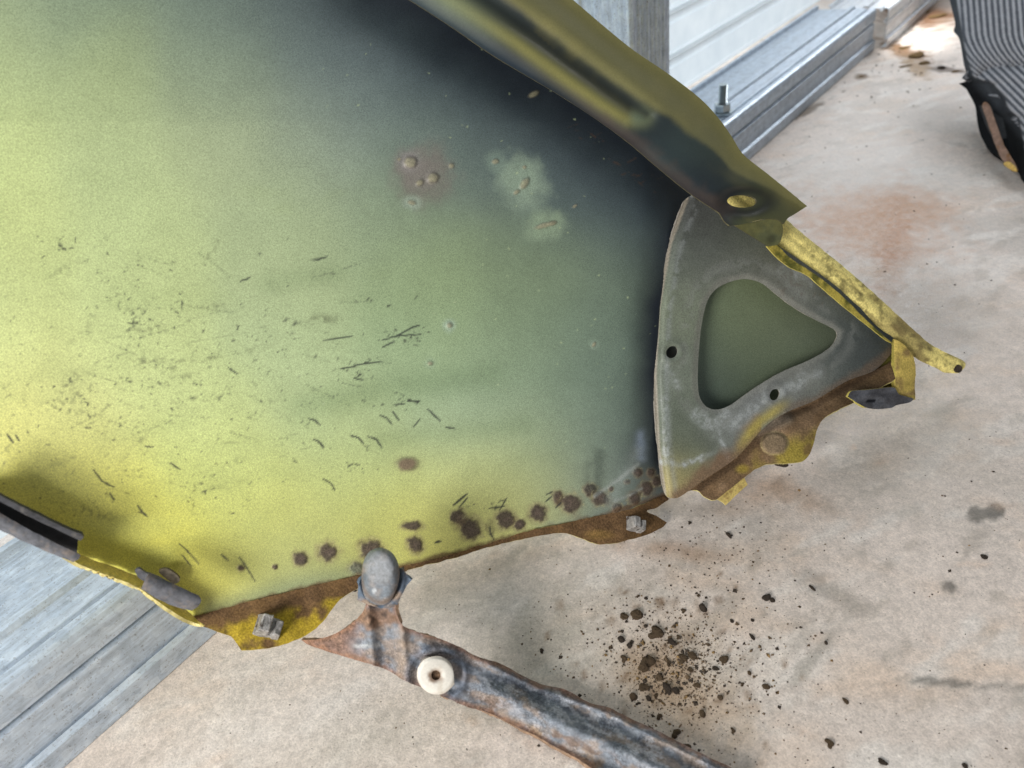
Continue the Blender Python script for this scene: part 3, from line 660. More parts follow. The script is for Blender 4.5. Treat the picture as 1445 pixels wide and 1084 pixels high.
for k in range(44):                                    # long faint arcs
    x, y = RNG.uniform(120, 520), RNG.uniform(360, 640); rstroke(x, y, RNG.uniform(14, 42), RNG.uniform(.8, 1.6), RNG.uniform(.12, .4), RNG.choice([-.3, .3, .45, -.2]))
for k in range(130):                                   # pale overspray nibs
    x, y = RNG.uniform(380, 930), RNG.uniform(60, 660); rstroke(x, y, RNG.uniform(.3, 1.0), RNG.uniform(.8, 2.0), RNG.uniform(.25, .7), None, (176, 190, 150))
for k in range(24):                                    # rubbed brown dust by the flange
    x = RNG.uniform(800, 940); rstroke(x, 150 + (x - 760) * .72 + RNG.normal(0, 9), RNG.uniform(1, 8), RNG.uniform(.8, 2.2), RNG.uniform(.1, .5), RNG.choice([.6, -.5, .1]), (92, 74, 62))
for k in range(70):
    x, y = RNG.uniform(60, 330), RNG.uniform(640, 740); rstroke(x, y, RNG.uniform(.6, 5), RNG.uniform(.8, 1.8), RNG.uniform(.15, .6), RNG.normal(.5, .6), (70, 66, 46))
idx = np.arange(px.size).reshape(rows, len(xs))
FF = np.stack([idx[:-1, :-1], idx[:-1, 1:], idx[1:, 1:], idx[1:, :-1]], -1).reshape(-1, 4)
PV = PL.hit(px, py, PW)
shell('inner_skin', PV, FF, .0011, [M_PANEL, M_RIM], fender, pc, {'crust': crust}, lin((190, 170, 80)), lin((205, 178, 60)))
# lower flange, folded towards the viewer, brown with road dirt
def dusty(x, y, base, seed, dirt=(104, 80, 55), d0=.35, d1=.65, sc=26):
    c = np.zeros((len(x), 3)); c[:] = lin(base)
    n = vnoise(x, y, sc, seed, 4); mk = sstep(d0, d1, n)[:, None]; c = c * (1 - mk) + lin(dirt) * mk
    n2 = vnoise(x, y, 7, seed + 3, 3); return c * (.72 + .56 * n2)[:, None]
CREASE = [(262, 872), (300, 864), (340, 853), (420, 833), (490, 816), (560, 802), (620, 788), (700, 764), (760, 747), (850, 728), (900, 716), (942, 697)]
def flange_w(x, y):
    d, _ = segdist(x, y, CREASE)
    base = panel_w(x, np.interp(x, [p[0] for p in CREASE], [p[1] for p in CREASE]))
    return base + .0006 + .00022 * d + (vnoise(x, y, 30, 90, 2) - .5) * .003
def fl_col(x, y):
    d, _ = segdist(x, y, CREASE); left = 1 - sstep(480, 560, x)
    c = dusty(x, y, (112, 86, 56), 91)
    yel = dusty(x, y, (172, 148, 48), 92, (104, 80, 52), .5, .72, 22)
    mk = (sstep(18, 34, d + (vnoise(x, y, 20, 93, 3) - .5) * 26) * left)[:, None]
    c = c * (1 - mk) + yel * mk
    d2 = np.hypot((x - 845) / 26, (y - 755) / 9); mk = ((1 - sstep(.4, 1.1, d2)) * .45)[:, None]; c = c * (1 - mk) + lin((160, 128, 70)) * mk
    return c
ONE = lambda v: (lambda x, y: {'crust': np.full(len(x), v)})
lfl = sheet('lower_flange', PL, [(262, 873, 1), (300, 863), (340, 852), (420, 832), (500, 813), (560, 801, 1), (575, 806, 1), (556, 811), (530, 818), (510, 828), (485, 842), (470, 858), (456, 876), (442, 890), (420, 902), (392, 912), (362, 917), (340, 918, 1), (334, 908), (326, 899), (305, 891), (285, 884)], [], 4.5, flange_w, .0012, [M_DUSTY, M_RIM], fender, fl_col, None, ONE(.45), wobble=1.0)
lfr = sheet('lower_flange', PL, [(558, 801, 1), (620, 787), (700, 763), (760, 746), (850, 727), (900, 715), (938, 698, 1), (944, 704, 1), (928, 716), (912, 722), (930, 730), (941, 737, 1), (932, 746), (906, 757), (880, 764), (855, 768), (836, 766), (818, 759), (795, 752), (760, 756), (725, 764), (690, 772), (640, 788), (600, 798), (572, 806, 1)], [], 4.0, flange_w, .0012, [M_DUSTY, M_RIM], fender, fl_col, None, ONE(.6), wobble=1.2)
# folded lip round the wheel arch and rubber edge trim
sheet('arch_lip', PL, [(-60, 684, 1), (0, 716), (60, 750), (115, 783), (160, 800), (205, 818), (240, 842), (262, 860), (275, 872, 1), (288, 884, 1), (262, 874), (236, 858), (205, 836), (180, 822), (150, 812), (112, 796), (60, 764), (0, 732), (-60, 700, 1)], [], 4.5,
      lambda x, y: panel_w(x, y) + .001 + .0022 * np.clip(segdist(x, y, [(-60, 684), (60, 750), (115, 783), (205, 818), (275, 872)])[0], 0, 11), .002, [M_DUSTY, M_RIM], fender, lambda x, y: dusty(x, y, (226, 204, 112), 95, (150, 118, 70), .6, .8), None, ONE(.2), wobble=.8)
def trim_w(a, b, r, hgt):
    def f(x, y):
        d, _ = segdist(x, y, [a, b]); return panel_w(x, y) + .028 + hgt * np.sqrt(np.clip(1 - (d / r) ** 2, 0, 1))
    return f
def trim(outline, a, b, r, hgt, **k):
    return sheet('rubber_trim', PL, outline, [], 4, trim_w(a, b, r, hgt), .003, [M_RUBBER], fender, None, wobble=.8, **k)
# long trim: an open U, its inner side dark
tr1 = trim([(-60, 690, 1), (0, 724), (60, 757), (103, 778), (113, 783, 1), (112, 788), (103, 793, 1), (60, 776), (0, 748), (-60, 716, 1)], (-60, 703), (108, 788), 14, .006)
sheet('rubber_trim', PL, [(-60, 664, 1), (0, 699), (45, 722), (90, 744), (115, 754, 1), (118, 759), (113, 763, 1), (90, 752), (45, 731), (0, 708), (-60, 673, 1)], [], 4, lambda x, y: panel_w(x, y) + .033, .003, [M_RUBBERD], fender, wobble=.6)
sheet('trim_channel', PL, [(-60, 670, 1), (0, 704), (60, 736), (110, 760, 1), (108, 788, 1), (60, 770), (0, 738), (-60, 706, 1)], [], 5, lambda x, y: panel_w(x, y) + .0262, .001, [plain('channel_rubber', (.016, .016, .018), .8, 0, .4, 200)], tr1)
tr2 = trim([(199, 831, 1), (205, 817), (211, 808, 1), (228, 815), (252, 827), (281, 841, 1), (284, 847), (280, 855), (271, 862, 1), (247, 856), (222, 845)], (207, 822), (276, 852), 19, .011)
sheet('trim_clip', PL, [(190, 806, 1), (196, 802), (206, 809), (214, 812), (207, 822, 1), (196, 816)], [], 3, lambda x, y: panel_w(x, y) + .027, .002, [M_RUBBER], fender)
sheet('trim_clip', PL, [(224, 806), (236, 803), (250, 812), (254, 819), (246, 824), (232, 815)], [], 3, lambda x, y: panel_w(x, y) + .010, .002, [plain('dirty_clip', (.14, .12, .09), .8, 0, .6, 260, .6, .001)], tr2)

# clip nuts on the flange
def block(name, c, u, v, n, sx, sy, sz, mat, parent, notch=True, rough=.0012):
    """a bent, notched lump of steel: two folded leaves joined at the bottom"""
    import bmesh
    bm = bmesh.new()
    def leaf(o, a, b_, h_, tw):
        bb = bmesh.ops.create_cube(bm, size=1.0)['verts']
        for q in bb:
            x, y, z = q.co; k = 1 - .22 * (z + .5)
            q.co = Vector(((x * a * k + o[0] + tw * (z + .5)), (y * b_ * k + o[1]), (z + .5) * h_ + o[2]))
    leaf((-sx * .22, 0, 0), sx * .52, sy, sz, sx * .04); leaf((sx * .34, -sy * .08, 0), sx * .34, sy * .9, sz * .86, -sx * .02)
    leaf((0, 0, -.001), sx * 1.05, sy * 1.05, sz * .35, 0)
    bmesh.ops.bevel(bm, geom=bm.edges[:], offset=min(sx, sy) * .05, segments=1, affect='EDGES')
    bmesh.ops.subdivide_edges(bm, edges=bm.edges[:], cuts=2)
    V = np.array([q.co[:] for q in bm.verts]); F = [[q.index for q in f.verts] for f in bm.faces]; bm.free()
    j = (np.stack([vnoise(V[:, 0] * 4000 + V[:, 2] * 3000, V[:, 1] * 4000, 9, s_, 2) for s_ in (1, 2, 3)], 1) - .5) * rough
    V = V + j
    Wd = c + V[:, :1] * u + V[:, 1:2] * v + V[:, 2:] * n
    return build(name, Wd, F, mat, parent, smooth=False)
def local_axes(x, y, ang, lean=(0, 0)):
    o = PL.hit(np.array(x), np.array(y)); e = PL.hit(np.array(x + 10 * math.cos(ang)), np.array(y + 10 * math.sin(ang))) - o
    u = e / np.linalg.norm(e); n = PL.n + u * lean[0]; v0 = np.cross(PL.n, u); n = n + v0 * lean[1]; n /= np.linalg.norm(n)
    v = np.cross(n, u); v /= np.linalg.norm(v); return u, v, n
def clipnut(x, y, ang, sx, sy, sz, lean, par):
    u, v, n = local_axes(x, y, ang, lean); c = PL.hit(np.array(x), np.array(y), flange_w(np.array([x]), np.array([y]))[0] - .001)
    return block('clip_nut', c, u, v, n, sx, sy, sz, M_BARE, par)
clipnut(379., 885., .25, .0165, .0135, .012, (-.1, .55), lfl); clipnut(893., 741., .2, .0135, .011, .0095, (.1, .5), lfr)

# ---------------- gusset plate closing the front end
GOUT = [(975, 276, 1), (966, 283), (955, 310), (944, 345), (935, 390), (928, 435), (924, 480), (923, 530), (924, 580), (928, 635), (933, 675), (937, 695), (943, 702), (955, 703), (966, 697), (976, 690, 1), (1000, 673), (1040, 645), (1080, 602), (1110, 582), (1150, 565), (1195, 538), (1235, 522), (1264, 492, 1), (1262, 478), (1230, 446), (1180, 404), (1130, 368), (1085, 338), (1040, 306), (1015, 286, 1)]
GHOLE = [(1000, 421), (1012, 407), (1030, 398), (1052, 394), (1075, 400), (1096, 416), (1120, 434), (1150, 451), (1174, 463), (1181, 470), (1179, 480), (1168, 493), (1140, 509), (1105, 524), (1075, 541), (1050, 558), (1030, 572), (1012, 578), (997, 574), (988, 562), (985, 545), (985, 515), (988, 475), (993, 443)]
def ell(x, y, rx, ry, an=0, n=14): return [(x + rx * math.cos(t) * math.cos(an) - ry * math.sin(t) * math.sin(an), y + rx * math.cos(t) * math.sin(an) + ry * math.sin(t) * math.cos(an)) for t in np.arange(n) * 2 * math.pi / n]
gleft = [(968, 280), (944, 345), (928, 435), (923, 530), (928, 635), (937, 698)]
gbot = [(960, 703), (1000, 672), (1040, 645), (1080, 602), (1110, 582), (1150, 565), (1200, 536), (1262, 500)]
def gus_w(x, y):
    w = .007 + .004 * ((x - 1050) / 200) + (vnoise(x, y, 120, 100, 2) - .5) * .003
    dl, _ = segdist(x, y, gleft); w = w - .005 * np.exp(-(dl / 7) ** 2)
    dh, _ = segdist(x, y, GHOLE + GHOLE[:1]); w = w - .0016 * np.exp(-(dh / 5) ** 2)
    for hx, hy in ((948, 497), (1093, 557)): w = w + .0012 * np.exp(-((np.hypot(x - hx, y - hy) - 13) / 5) ** 2)
    return w
def gus_col(x, y):
    c = lin(kreg([(985, 300, 78, 80, 78), (1010, 340, 84, 90, 84), (1060, 350, 92, 98, 84), (960, 360, 104, 112, 100), (960, 430, 118, 128, 106), (945, 540, 114, 124, 108), (960, 600, 100, 111, 94), (975, 640, 96, 107, 90), (955, 680, 190, 172, 96), (1030, 610, 116, 122, 116), (1060, 570, 118, 122, 120), (1120, 400, 112, 114, 104), (1180, 430, 96, 102, 94), (1220, 470, 74, 82, 80), (1200, 510, 84, 92, 88), (1140, 540, 116, 120, 112), (1240, 490, 40, 46, 48), (1030, 390, 116, 120, 108), (1090, 380, 110, 112, 100)], x + (vnoise(x, y, 40, 101, 3) - .5) * 30, y, 30.))
    c = c * .8 + c.mean(1, keepdims=True) * .2; c *= (.82 + .36 * vnoise(x, y, 22, 102, 4))[:, None]
    def mx(m_, cc):
        nonlocal c; m_ = np.clip(m_, 0, 1)[:, None]; c = c * (1 - m_) + lin(cc) * m_
    dl, _ = segdist(x, y, gleft); rg = (vnoise(x, y, 16, 103, 3) - .5)
    mx((1 - sstep(2.2, 4.8, dl)) * .95, (150, 142, 128)); mx(np.exp(-((dl - 17) / 4) ** 2 * 1.0) * .35 * (rg > -.1), (160, 166, 166))
    dh, _ = segdist(x, y, GHOLE + GHOLE[:1]); mx((1 - sstep(2, 12, dh + rg * 10)) * .55, (138, 138, 130)); mx(np.exp(-((dh - 22) / 8) ** 2) * .3 * (rg > .0), (140, 143, 138))
    for pl_, wd, am in (([(1010, 592), (1018, 620), (1028, 650)], 3, .7), ([(932, 652), (960, 656), (985, 648), (1005, 638)], 4, .75), ([(937, 560), (940, 640)], 4, .55), ([(985, 585), (1005, 600), (1025, 585)], 9, .55), ([(1030, 600), (1070, 572), (1110, 548), (1150, 528)], 8, .45), ([(940, 520), (955, 545)], 6, .4), ([(1105, 380), (1140, 395)], 8, .4)):
        d, _ = segdist(x, y, pl_); mx(np.exp(-((d + rg * wd * 2.5) / wd) ** 2) * am * (.35 + .9 * sstep(.35, .65, vnoise(x, y, 6, 107, 3))), (176, 182, 182))
    db, _ = segdist(x, y, gbot); mx((1 - sstep(5, 24, db + rg * 20)) * .9 * (x < 1075), (122, 98, 76)); mx(np.exp(-((db - 10) / 8) ** 2) * .8 * sstep(1030, 1060, x) * (1 - sstep(1090, 1125, x)), (180, 165, 84)); mx((1 - sstep(2, 14, db + rg * 12)) * .6 * sstep(1080, 1130, x), (112, 92, 74))
    mx((vnoise(x, y, 6, 105, 2) > .72) * .3 * sstep(1080, 1110, x) * (y < 430), (92, 76, 60))
    return c
gusset = sheet('gusset_plate', PL, GOUT, [GHOLE, ell(948, 497, 7.5, 9, .6), ell(1093, 557, 6.5, 8.5, .5)], 2.6, gus_w, .0015, [M_GUSSET, M_RIMG], fender, gus_col, None, lambda x, y: {'crust': np.clip(1 - segdist(x, y, gbot)[0] / 22, 0, 1) * .7})
# its muddy lower flange with stamped disc
LF = [(966, 694, 1), (990, 676), (1040, 642), (1078, 600), (1110, 580), (1150, 563), (1200, 534), (1240, 520), (1262, 506, 1), (1268, 530), (1240, 548), (1205, 568, 1), (1180, 580), (1163, 590), (1153, 606), (1149, 622), (1143, 640), (1131, 651), (1112, 654), (1085, 655), (1068, 661), (1050, 674), (1030, 690), (1012, 704), (1004, 706, 1), (993, 700), (984, 692)]
def lf_w(x, y):
    d, _ = segdist(x, y, gbot); w = gus_w(x, y) * 0 + .006 + .004 * ((x - 1050) / 200) - .003 * np.exp(-(d / 8) ** 2) + .00028 * d
    r = np.hypot((x - 1093) / 19, (y - 626) / 16); w = w + .0022 * (1 - sstep(.82, 1.0, r)) - .0008 * np.exp(-((r - 1.08) / .1) ** 2)
    d2, _ = segdist(x, y, [(1070, 602), (1090, 590), (1112, 590)]); w = w + .002 * np.exp(-(d2 / 12) ** 2)
    d3, _ = segdist(x, y, [(1120, 580), (1160, 572), (1200, 545), (1250, 535)]); w = w - .004 * np.exp(-(d3 / 14) ** 2)
    return w + (vnoise(x, y, 25, 110, 2) - .5) * .002
def lf_col(x, y):
    c = dusty(x, y, (120, 96, 70), 111, (134, 110, 84), .45, .7, 24)
    mk = (sstep(1065, 1105, x + (vnoise(x, y, 22, 112, 3) - .5) * 60) * sstep(612, 640, y + .35 * (x - 1100)) * .85)[:, None]
    c = c * (1 - mk) + dusty(x, y, (160, 144, 62), 113, (120, 100, 58), .5, .75, 18) * mk
    r = np.hypot((x - 1093) / 19, (y - 626) / 16); mk = (1 - sstep(.85, 1.0, r))[:, None]; c = c * (1 - mk) + lin((134, 116, 92)) * mk
    mk = (np.exp(-((r - 1.0) / .07) ** 2) * .7)[:, None]; c = c * (1 - mk) + lin((172, 156, 116)) * mk
    mk = ((1 - sstep(.3, 1, np.hypot((x - 1048) / 14, (y - 662) / 9))) * .6)[:, None]; c = c * (1 - mk) + lin((170, 150, 56)) * mk
    d, _ = segdist(x, y, [(1085, 600), (1110, 590), (1070, 607)]); mk = (np.exp(-(d / 9) ** 2) * .7)[:, None]; c = c * (1 - mk) + lin((146, 138, 124)) * mk
    mk = (sstep(1150, 1200, x) * .6)[:, None]; c = c * (1 - mk) + lin((60, 48, 30)) * mk
    d, _ = segdist(x, y, gbot); mk = ((1 - sstep(3, 7, np.abs(d - 6))) * .5)[:, None]; c = c * (1 - mk) + lin((66, 50, 38)) * mk
    return c
sheet('gusset_flange', PL, LF, [], 2.6, lf_w, .0013, [M_DUSTY, M_RIM], gusset, lf_col, None, ONE(.5), wobble=.7)
sheet('folded_tab', PL, [(1010, 704, 1), (1050, 674, 1), (1055, 684, 1), (1044, 694), (1024, 713, 1), (1020, 709)], [], 2.6, lambda x, y: .012 + .0004 * (x + y - 1720) * .3, .0014, [M_DUSTY, M_RIM], gusset, lambda x, y: dusty(x, y, (200, 178, 108), 115, (140, 112, 70), .55, .8, 9), None, ONE(.2), wobble=.5)
sheet('flange_pin', PL, ell(1106, 656, 7, 3.5, .1), [], 2, lambda x, y: .004 + 0 * x, .006, [M_SOILD], gusset)

# ---------------- end bracket at the tip
sheet('tip_upright', PL, [(1261, 478, 1), (1275, 486), (1289, 502, 1), (1292, 520), (1291, 545), (1292, 564, 1), (1280, 567), (1265, 560, 1), (1262, 550), (1264, 530), (1262, 508)], [], 2.6,
      lambda x, y: .016 + .003 * np.sqrt(np.clip(1 - ((x - 1277) / 17) ** 2, 0, 1)), .006, [M_DUSTY, M_YRIM], fender, lambda x, y: dusty(x, y, (194, 172, 92), 120, (142, 120, 76), .5, .78, 14), None, ONE(.3), wobble=.7)
sheet('tip_foot', PL, [(1196, 560, 1), (1202, 552), (1225, 550), (1262, 547), (1268, 556), (1290, 563, 1), (1284, 568), (1268, 571), (1256, 576), (1230, 577), (1212, 570)], [], 2.6,
      lambda x, y: .021 + .0012 * np.exp(-((np.hypot((x - 1229) / 22, (y - 566) / 8.5) - 1) / .15) ** 2) - .0015 * np.exp(-(np.hypot((x - 1229) / 9, (y - 566) / 3)) ** 2), .002, [M_DUSTY, M_YRIM], fender,
      lambda x, y: np.where((np.exp(-(np.hypot((x - 1229) / 8, (y - 566) / 2.6)) ** 4) > .4)[:, None], lin((24, 26, 32)), dusty(x, y, (96, 98, 104), 122, (72, 72, 76), .4, .7, 16)), None, ONE(.2), wobble=.6)
sheet('tip_cup', PL, [(1238, 486, 1), (1262, 482, 1), (1264, 510), (1263, 548, 1), (1240, 551), (1225, 549), (1216, 543), (1232, 530), (1236, 515), (1233, 500)], [], 2.6,
      lambda x, y: -.004 + .00022 * (x - 1215), .0012, [M_DUSTY, M_RIM], fender, lambda x, y: dusty(x, y, (84, 80, 34), 124, (70, 54, 30), .4, .7, 14), None, ONE(.3))
# ---------------- yellow outer edge of the fender
SAX = [(1000, 238), (1055, 288), (1106, 330), (1150, 365), (1200, 405), (1250, 450), (1300, 488), (1356, 518)]
def st_w(x, y):
    d, t = segdist(x, y, SAX); w = -.004 + .012 * np.sqrt(np.clip(1 - (d / 24) ** 2, 0, 1)) + .006 * sstep(.3, .8, t)
    side = (x - 1000) * .78 - (y - 238)
    return w + (vnoise(x, y, 22, 130, 2) - .5) * .0016 - .0012 * np.exp(-((side + 6) / 4) ** 2)
def st_col(x, y):
    c = lin((242, 226, 142)) * (.94 + .12 * vnoise(x * .8 + y * .6, (y * .8 - x * .6) * 4, 30, 131, 4))[:, None]
    d, t = segdist(x, y, SAX); side = (x - 1000) * .62 - (y - 238) * .78
    n = vnoise(x * .8 + y * .6, (y * .8 - x * .6) * 3.2, 24, 132, 4)
    mk = (sstep(.46, .62, n) * sstep(.38, .62, t) * .6)[:, None]; c = c * (1 - mk) + lin((98, 84, 56)) * mk
    mk = (sstep(.58, .66, vnoise(x, y, 7, 133, 3)) * sstep(.25, .5, t) * .5)[:, None]; c = c * (1 - mk) + lin((52, 46, 32)) * mk
    mk = (sstep(.66, .76, t) * (1 - sstep(.84, .92, t)) * .55)[:, None]; c = c * (1 - mk) + lin((130, 112, 76)) * mk
    mk = (sstep(9, 15, side) * .6)[:, None]; c = c * (1 - mk) + lin((240, 232, 170)) * mk  # highlight painted along the upper edge of the strip
    return c
oedge = sheet('outer_edge', PL, [(985, 236, 1), (1012, 228), (1060, 266), (1112, 312), (1145, 340), (1180, 368), (1220, 402), (1260, 438), (1290, 466), (1318, 489), (1345, 502), (1361, 510), (1362, 517), (1353, 527, 1), (1335, 526), (1312, 516), (1296, 508), (1284, 500), (1268, 490), (1252, 476), (1225, 452), (1195, 422), (1165, 396), (1140, 378), (1115, 362), (1098, 346), (1060, 312), (1020, 280)], [], 2.8, st_w, .0016, [M_DUSTY, M_YRIM], fender, st_col, None, ONE(.25), backcol=lin((205, 180, 60)), wobble=.8)
sheet('edge_hem', PL, [(1082, 348, 1), (1090, 344), (1099, 348), (1116, 365), (1141, 381), (1166, 399), (1196, 425), (1226, 455), (1260, 485, 1), (1250, 480), (1215, 452), (1180, 424), (1155, 402), (1138, 388), (1114, 377), (1096, 363)], [], 2.6,
      lambda x, y: .0125 + .004 * ((x - 1050) / 200), .0012, [M_DUSTY, M_YRIM], oedge, lambda x, y: dusty(x, y, (176, 160, 74), 140, (92, 92, 40), .42, .7, 12), None, ONE(.2), wobble=.5)
sheet('tip_chip', PL, ell(1353, 521, 5, 5.5, .6), [], 2, lambda x, y: st_w(x, y) + .0015, .002, [M_SOILD], oedge)

# ---------------- top flange (wing rail) with pressed groove
FIN = [(400, -110), (575, -2), (640, 40), (700, 81), (800, 141), (880, 196), (930, 238), (975, 275), (1018, 300)]
FOUT = [(692, -98), (811, 2), (852, 37), (894, 71), (944, 105), (989, 140), (1014, 167), (1032, 192), (1049, 218), (1080, 243), (1110, 267), (1139, 290)]
GRV = [(560, -95), (692, 0), (760, 46), (830, 98), (880, 136), (912, 160)]
RDG = [(510, -92), (640, -2), (720, 52), (800, 110), (850, 145), (886, 166), (906, 164)]
def tf_w(x, y):
    w = .030 + (vnoise(x, y, 140, 150, 2) - .5) * .003
    di, _ = segdist(x, y, FIN); do, _ = segdist(x, y, FOUT)
    w = w - .004 * np.exp(-(di / 14) ** 2) - .010 * np.exp(-(do / 34) ** 2)
    dg, _ = segdist(x, y, GRV); w = w - .0065 * np.exp(-(dg / 15) ** 2)
    dr, _ = segdist(x, y, RDG); w = w + .003 * np.exp(-(dr / 20) ** 2)
    r = np.hypot((x - 1050) / 44, (y - 284) / 26); w = w - .004 * (1 - sstep(.5, 1.0, r))
    d2, _ = segdist(x, y, [(930, 225), (985, 210), (1040, 205)]); w = w + .0015 * np.exp(-(d2 / 18) ** 2)
    return w
def tf_col(x, y):
    c = lin(kreg([(600, 0, 52, 63, 73), (660, 40, 44, 55, 65), (720, 80, 40, 51, 60), (800, 130, 34, 43, 50), (880, 190, 34, 43, 50), (500, -60, 52, 63, 73), (930, 225, 50, 62, 64), (970, 205, 66, 82, 78), (1020, 205, 74, 86, 66), (960, 250, 40, 50, 56), (1000, 245, 34, 42, 48), (1050, 250, 52, 62, 54), (1090, 275, 84, 90, 56), (1125, 288, 92, 88, 50), (1000, 285, 36, 44, 50), (1080, 300, 84, 86, 54), (940, 170, 44, 54, 58), (985, 190, 50, 60, 58), (920, 150, 52, 60, 58)], x, y, 26.))
    def mx(m_, cc):
        nonlocal c; m_ = np.clip(m_, 0, 1)[:, None]; c = c * (1 - m_) + lin(cc) * m_
    dr, tr = segdist(x, y, RDG); mx(np.exp(-((dr) / 12) ** 2) * .85, (150, 146, 86)); mx(np.exp(-(dr / 13) ** 2) * sstep(.80, .95, tr) * .8, (140, 158, 128)); mx(np.exp(-(dr / 24) ** 2) * (1 - sstep(.15, .38, tr)) * .6, (136, 150, 122))
    dg, tg = segdist(x, y, GRV); sd = (x - 692) * .6 - (y - 0) * .78
    do, to = segdist(x, y, FOUT)
    band = np.where(x < 1046, 1.0, 0.0)
    wb = np.interp(to, [0, .2, .5, .62, .72, .8, 1], [64, 62, 46, 34, 27, 22, 7])
    mx((1 - sstep(wb * .82, wb * 1.12, do + (vnoise(x, y, 30, 151, 3) - .5) * 10)) * .93, (126, 123, 80)); mx((1 - sstep(6, 26, do)) * .35, (118, 112, 56))
    mx(np.exp(-(dg / 9) ** 2) * .85, (50, 56, 52)); mx(sstep(.5, .8, vnoise(x, y, 40, 152, 3)) * .2 * (do < 70), (140, 132, 80))
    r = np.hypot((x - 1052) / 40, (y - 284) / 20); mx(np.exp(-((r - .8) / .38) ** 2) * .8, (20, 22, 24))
    di, _ = segdist(x, y, FIN); mx((1 - sstep(4, 26, di + (vnoise(x, y, 14, 153, 3) - .5) * 22)) * .4 * sstep(780, 880, x), (84, 68, 58))
    return c
TFO = [(400, -110, 1), (575, -2), (640, 40), (700, 81), (800, 141), (880, 196), (930, 238), (975, 274), (1016, 301, 1), (1022, 312), (1030, 319, 1), (1050, 316), (1078, 309), (1096, 310), (1106, 316, 1), (1112, 308), (1122, 302), (1139, 291, 1), (1110, 267), (1080, 243), (1049, 218), (1032, 192), (1014, 167), (989, 140), (944, 105), (894, 71), (852, 37), (811, 2), (692, -98, 1)]
topfl = sheet('top_flange', PL, TFO, [ell(1047, 284, 21, 9, .03, 20)], 3.2, tf_w, .0014, [M_FLANGE, M_RIMD], fender, tf_col, None, ONE(.0))
sheet('flange_tab', PL, [(1036, 318, 1), (1060, 314), (1085, 309), (1100, 312), (1105, 322), (1103, 336), (1098, 345), (1084, 348, 1), (1068, 338), (1050, 327)], [], 2.6, lambda x, y: .027 - .00012 * (y - 310) + 0 * x, .0013, [M_FLANGE, M_RIMD], topfl,
      lambda x, y: dusty(x, y, (98, 98, 58), 160, (86, 90, 60), .4, .7, 20) * (1 - .0) * (1 - .45 * sstep(10, 2, np.hypot(x - 1088, y - 338)))[:, None], None, ONE(.1))

# ------------------------------------------------------------------ rusty stay bracket
PB = Plane(P(540., 830., .456), P(440., 905., .474), P(930., 1060., .441))
BB = PB.hit(np.array(700.), np.array(980.)); stay = empty('stay_bracket', (BB[0], BB[1], 0.0))
tag(stay, 'rusty blue-grey steel stay bracket with white washer reaching down to the floor', 'bracket')
BOUT = [(425, 903, 1), (448, 902), (476, 893), (496, 880), (510, 866), (517, 852, 1), (540, 850), (558, 852, 1), (560, 868), (570, 884), (592, 893), (622, 902), (650, 914), (672, 926), (705, 936), (735, 952), (765, 966), (800, 974), (832, 992), (858, 998), (890, 1014), (925, 1030), (960, 1048), (1000, 1068), (1060, 1096, 1), (1000, 1160), (900, 1128, 1), (850, 1096), (820, 1074), (780, 1052), (755, 1038), (720, 1022), (690, 1006), (660, 998), (630, 985), (600, 972), (570, 960), (545, 945), (510, 934), (470, 922), (440, 912)]
AXA = [(560, 925), (640, 950), (700, 985), (800, 1030), (900, 1075), (1000, 1125)]
UP = [(640, 915), (680, 933), (760, 972), (850, 1004), (930, 1044), (1060, 1108)]
def arm_off(x, y):
    fl_ = (onz(x, y, .010) - PB.o) @ PB.n; return sstep(565, 790, x) * (fl_ - .006)
def st2_w(x, y):
    d, t = segdist(x, y, AXA); s = ((y - 950) * .9 - (x - 640) * .43)     # across the arm
    arm = sstep(640, 720, x)
    w = .004 + arm * (.008 * np.exp(-((s + 2) / 15) ** 2) - .004 * np.exp(-((s - 26) / 12) ** 2) + .003 * np.exp(-((s - 48) / 10) ** 2))
    du, _ = segdist(x, y, UP); w = w + arm * .004 * np.exp(-(du / 5) ** 2)
    neck, _ = segdist(x, y, [(540, 850), (545, 900), (550, 945)]); w = w + .005 * np.exp(-((neck - 22) / 9) ** 2) * (x < 600) - .003 * np.exp(-(neck / 14) ** 2)
    r = np.hypot((x - 616) / 36, (y - 953) / 33); w = w + .003 * np.exp(-((r - 1.12) / .18) ** 2)
    return w + arm_off(x, y) + (vnoise(x, y, 26, 170, 3) - .5) * .004 + (vnoise(x, y, 8, 171, 2) - .5) * .0012
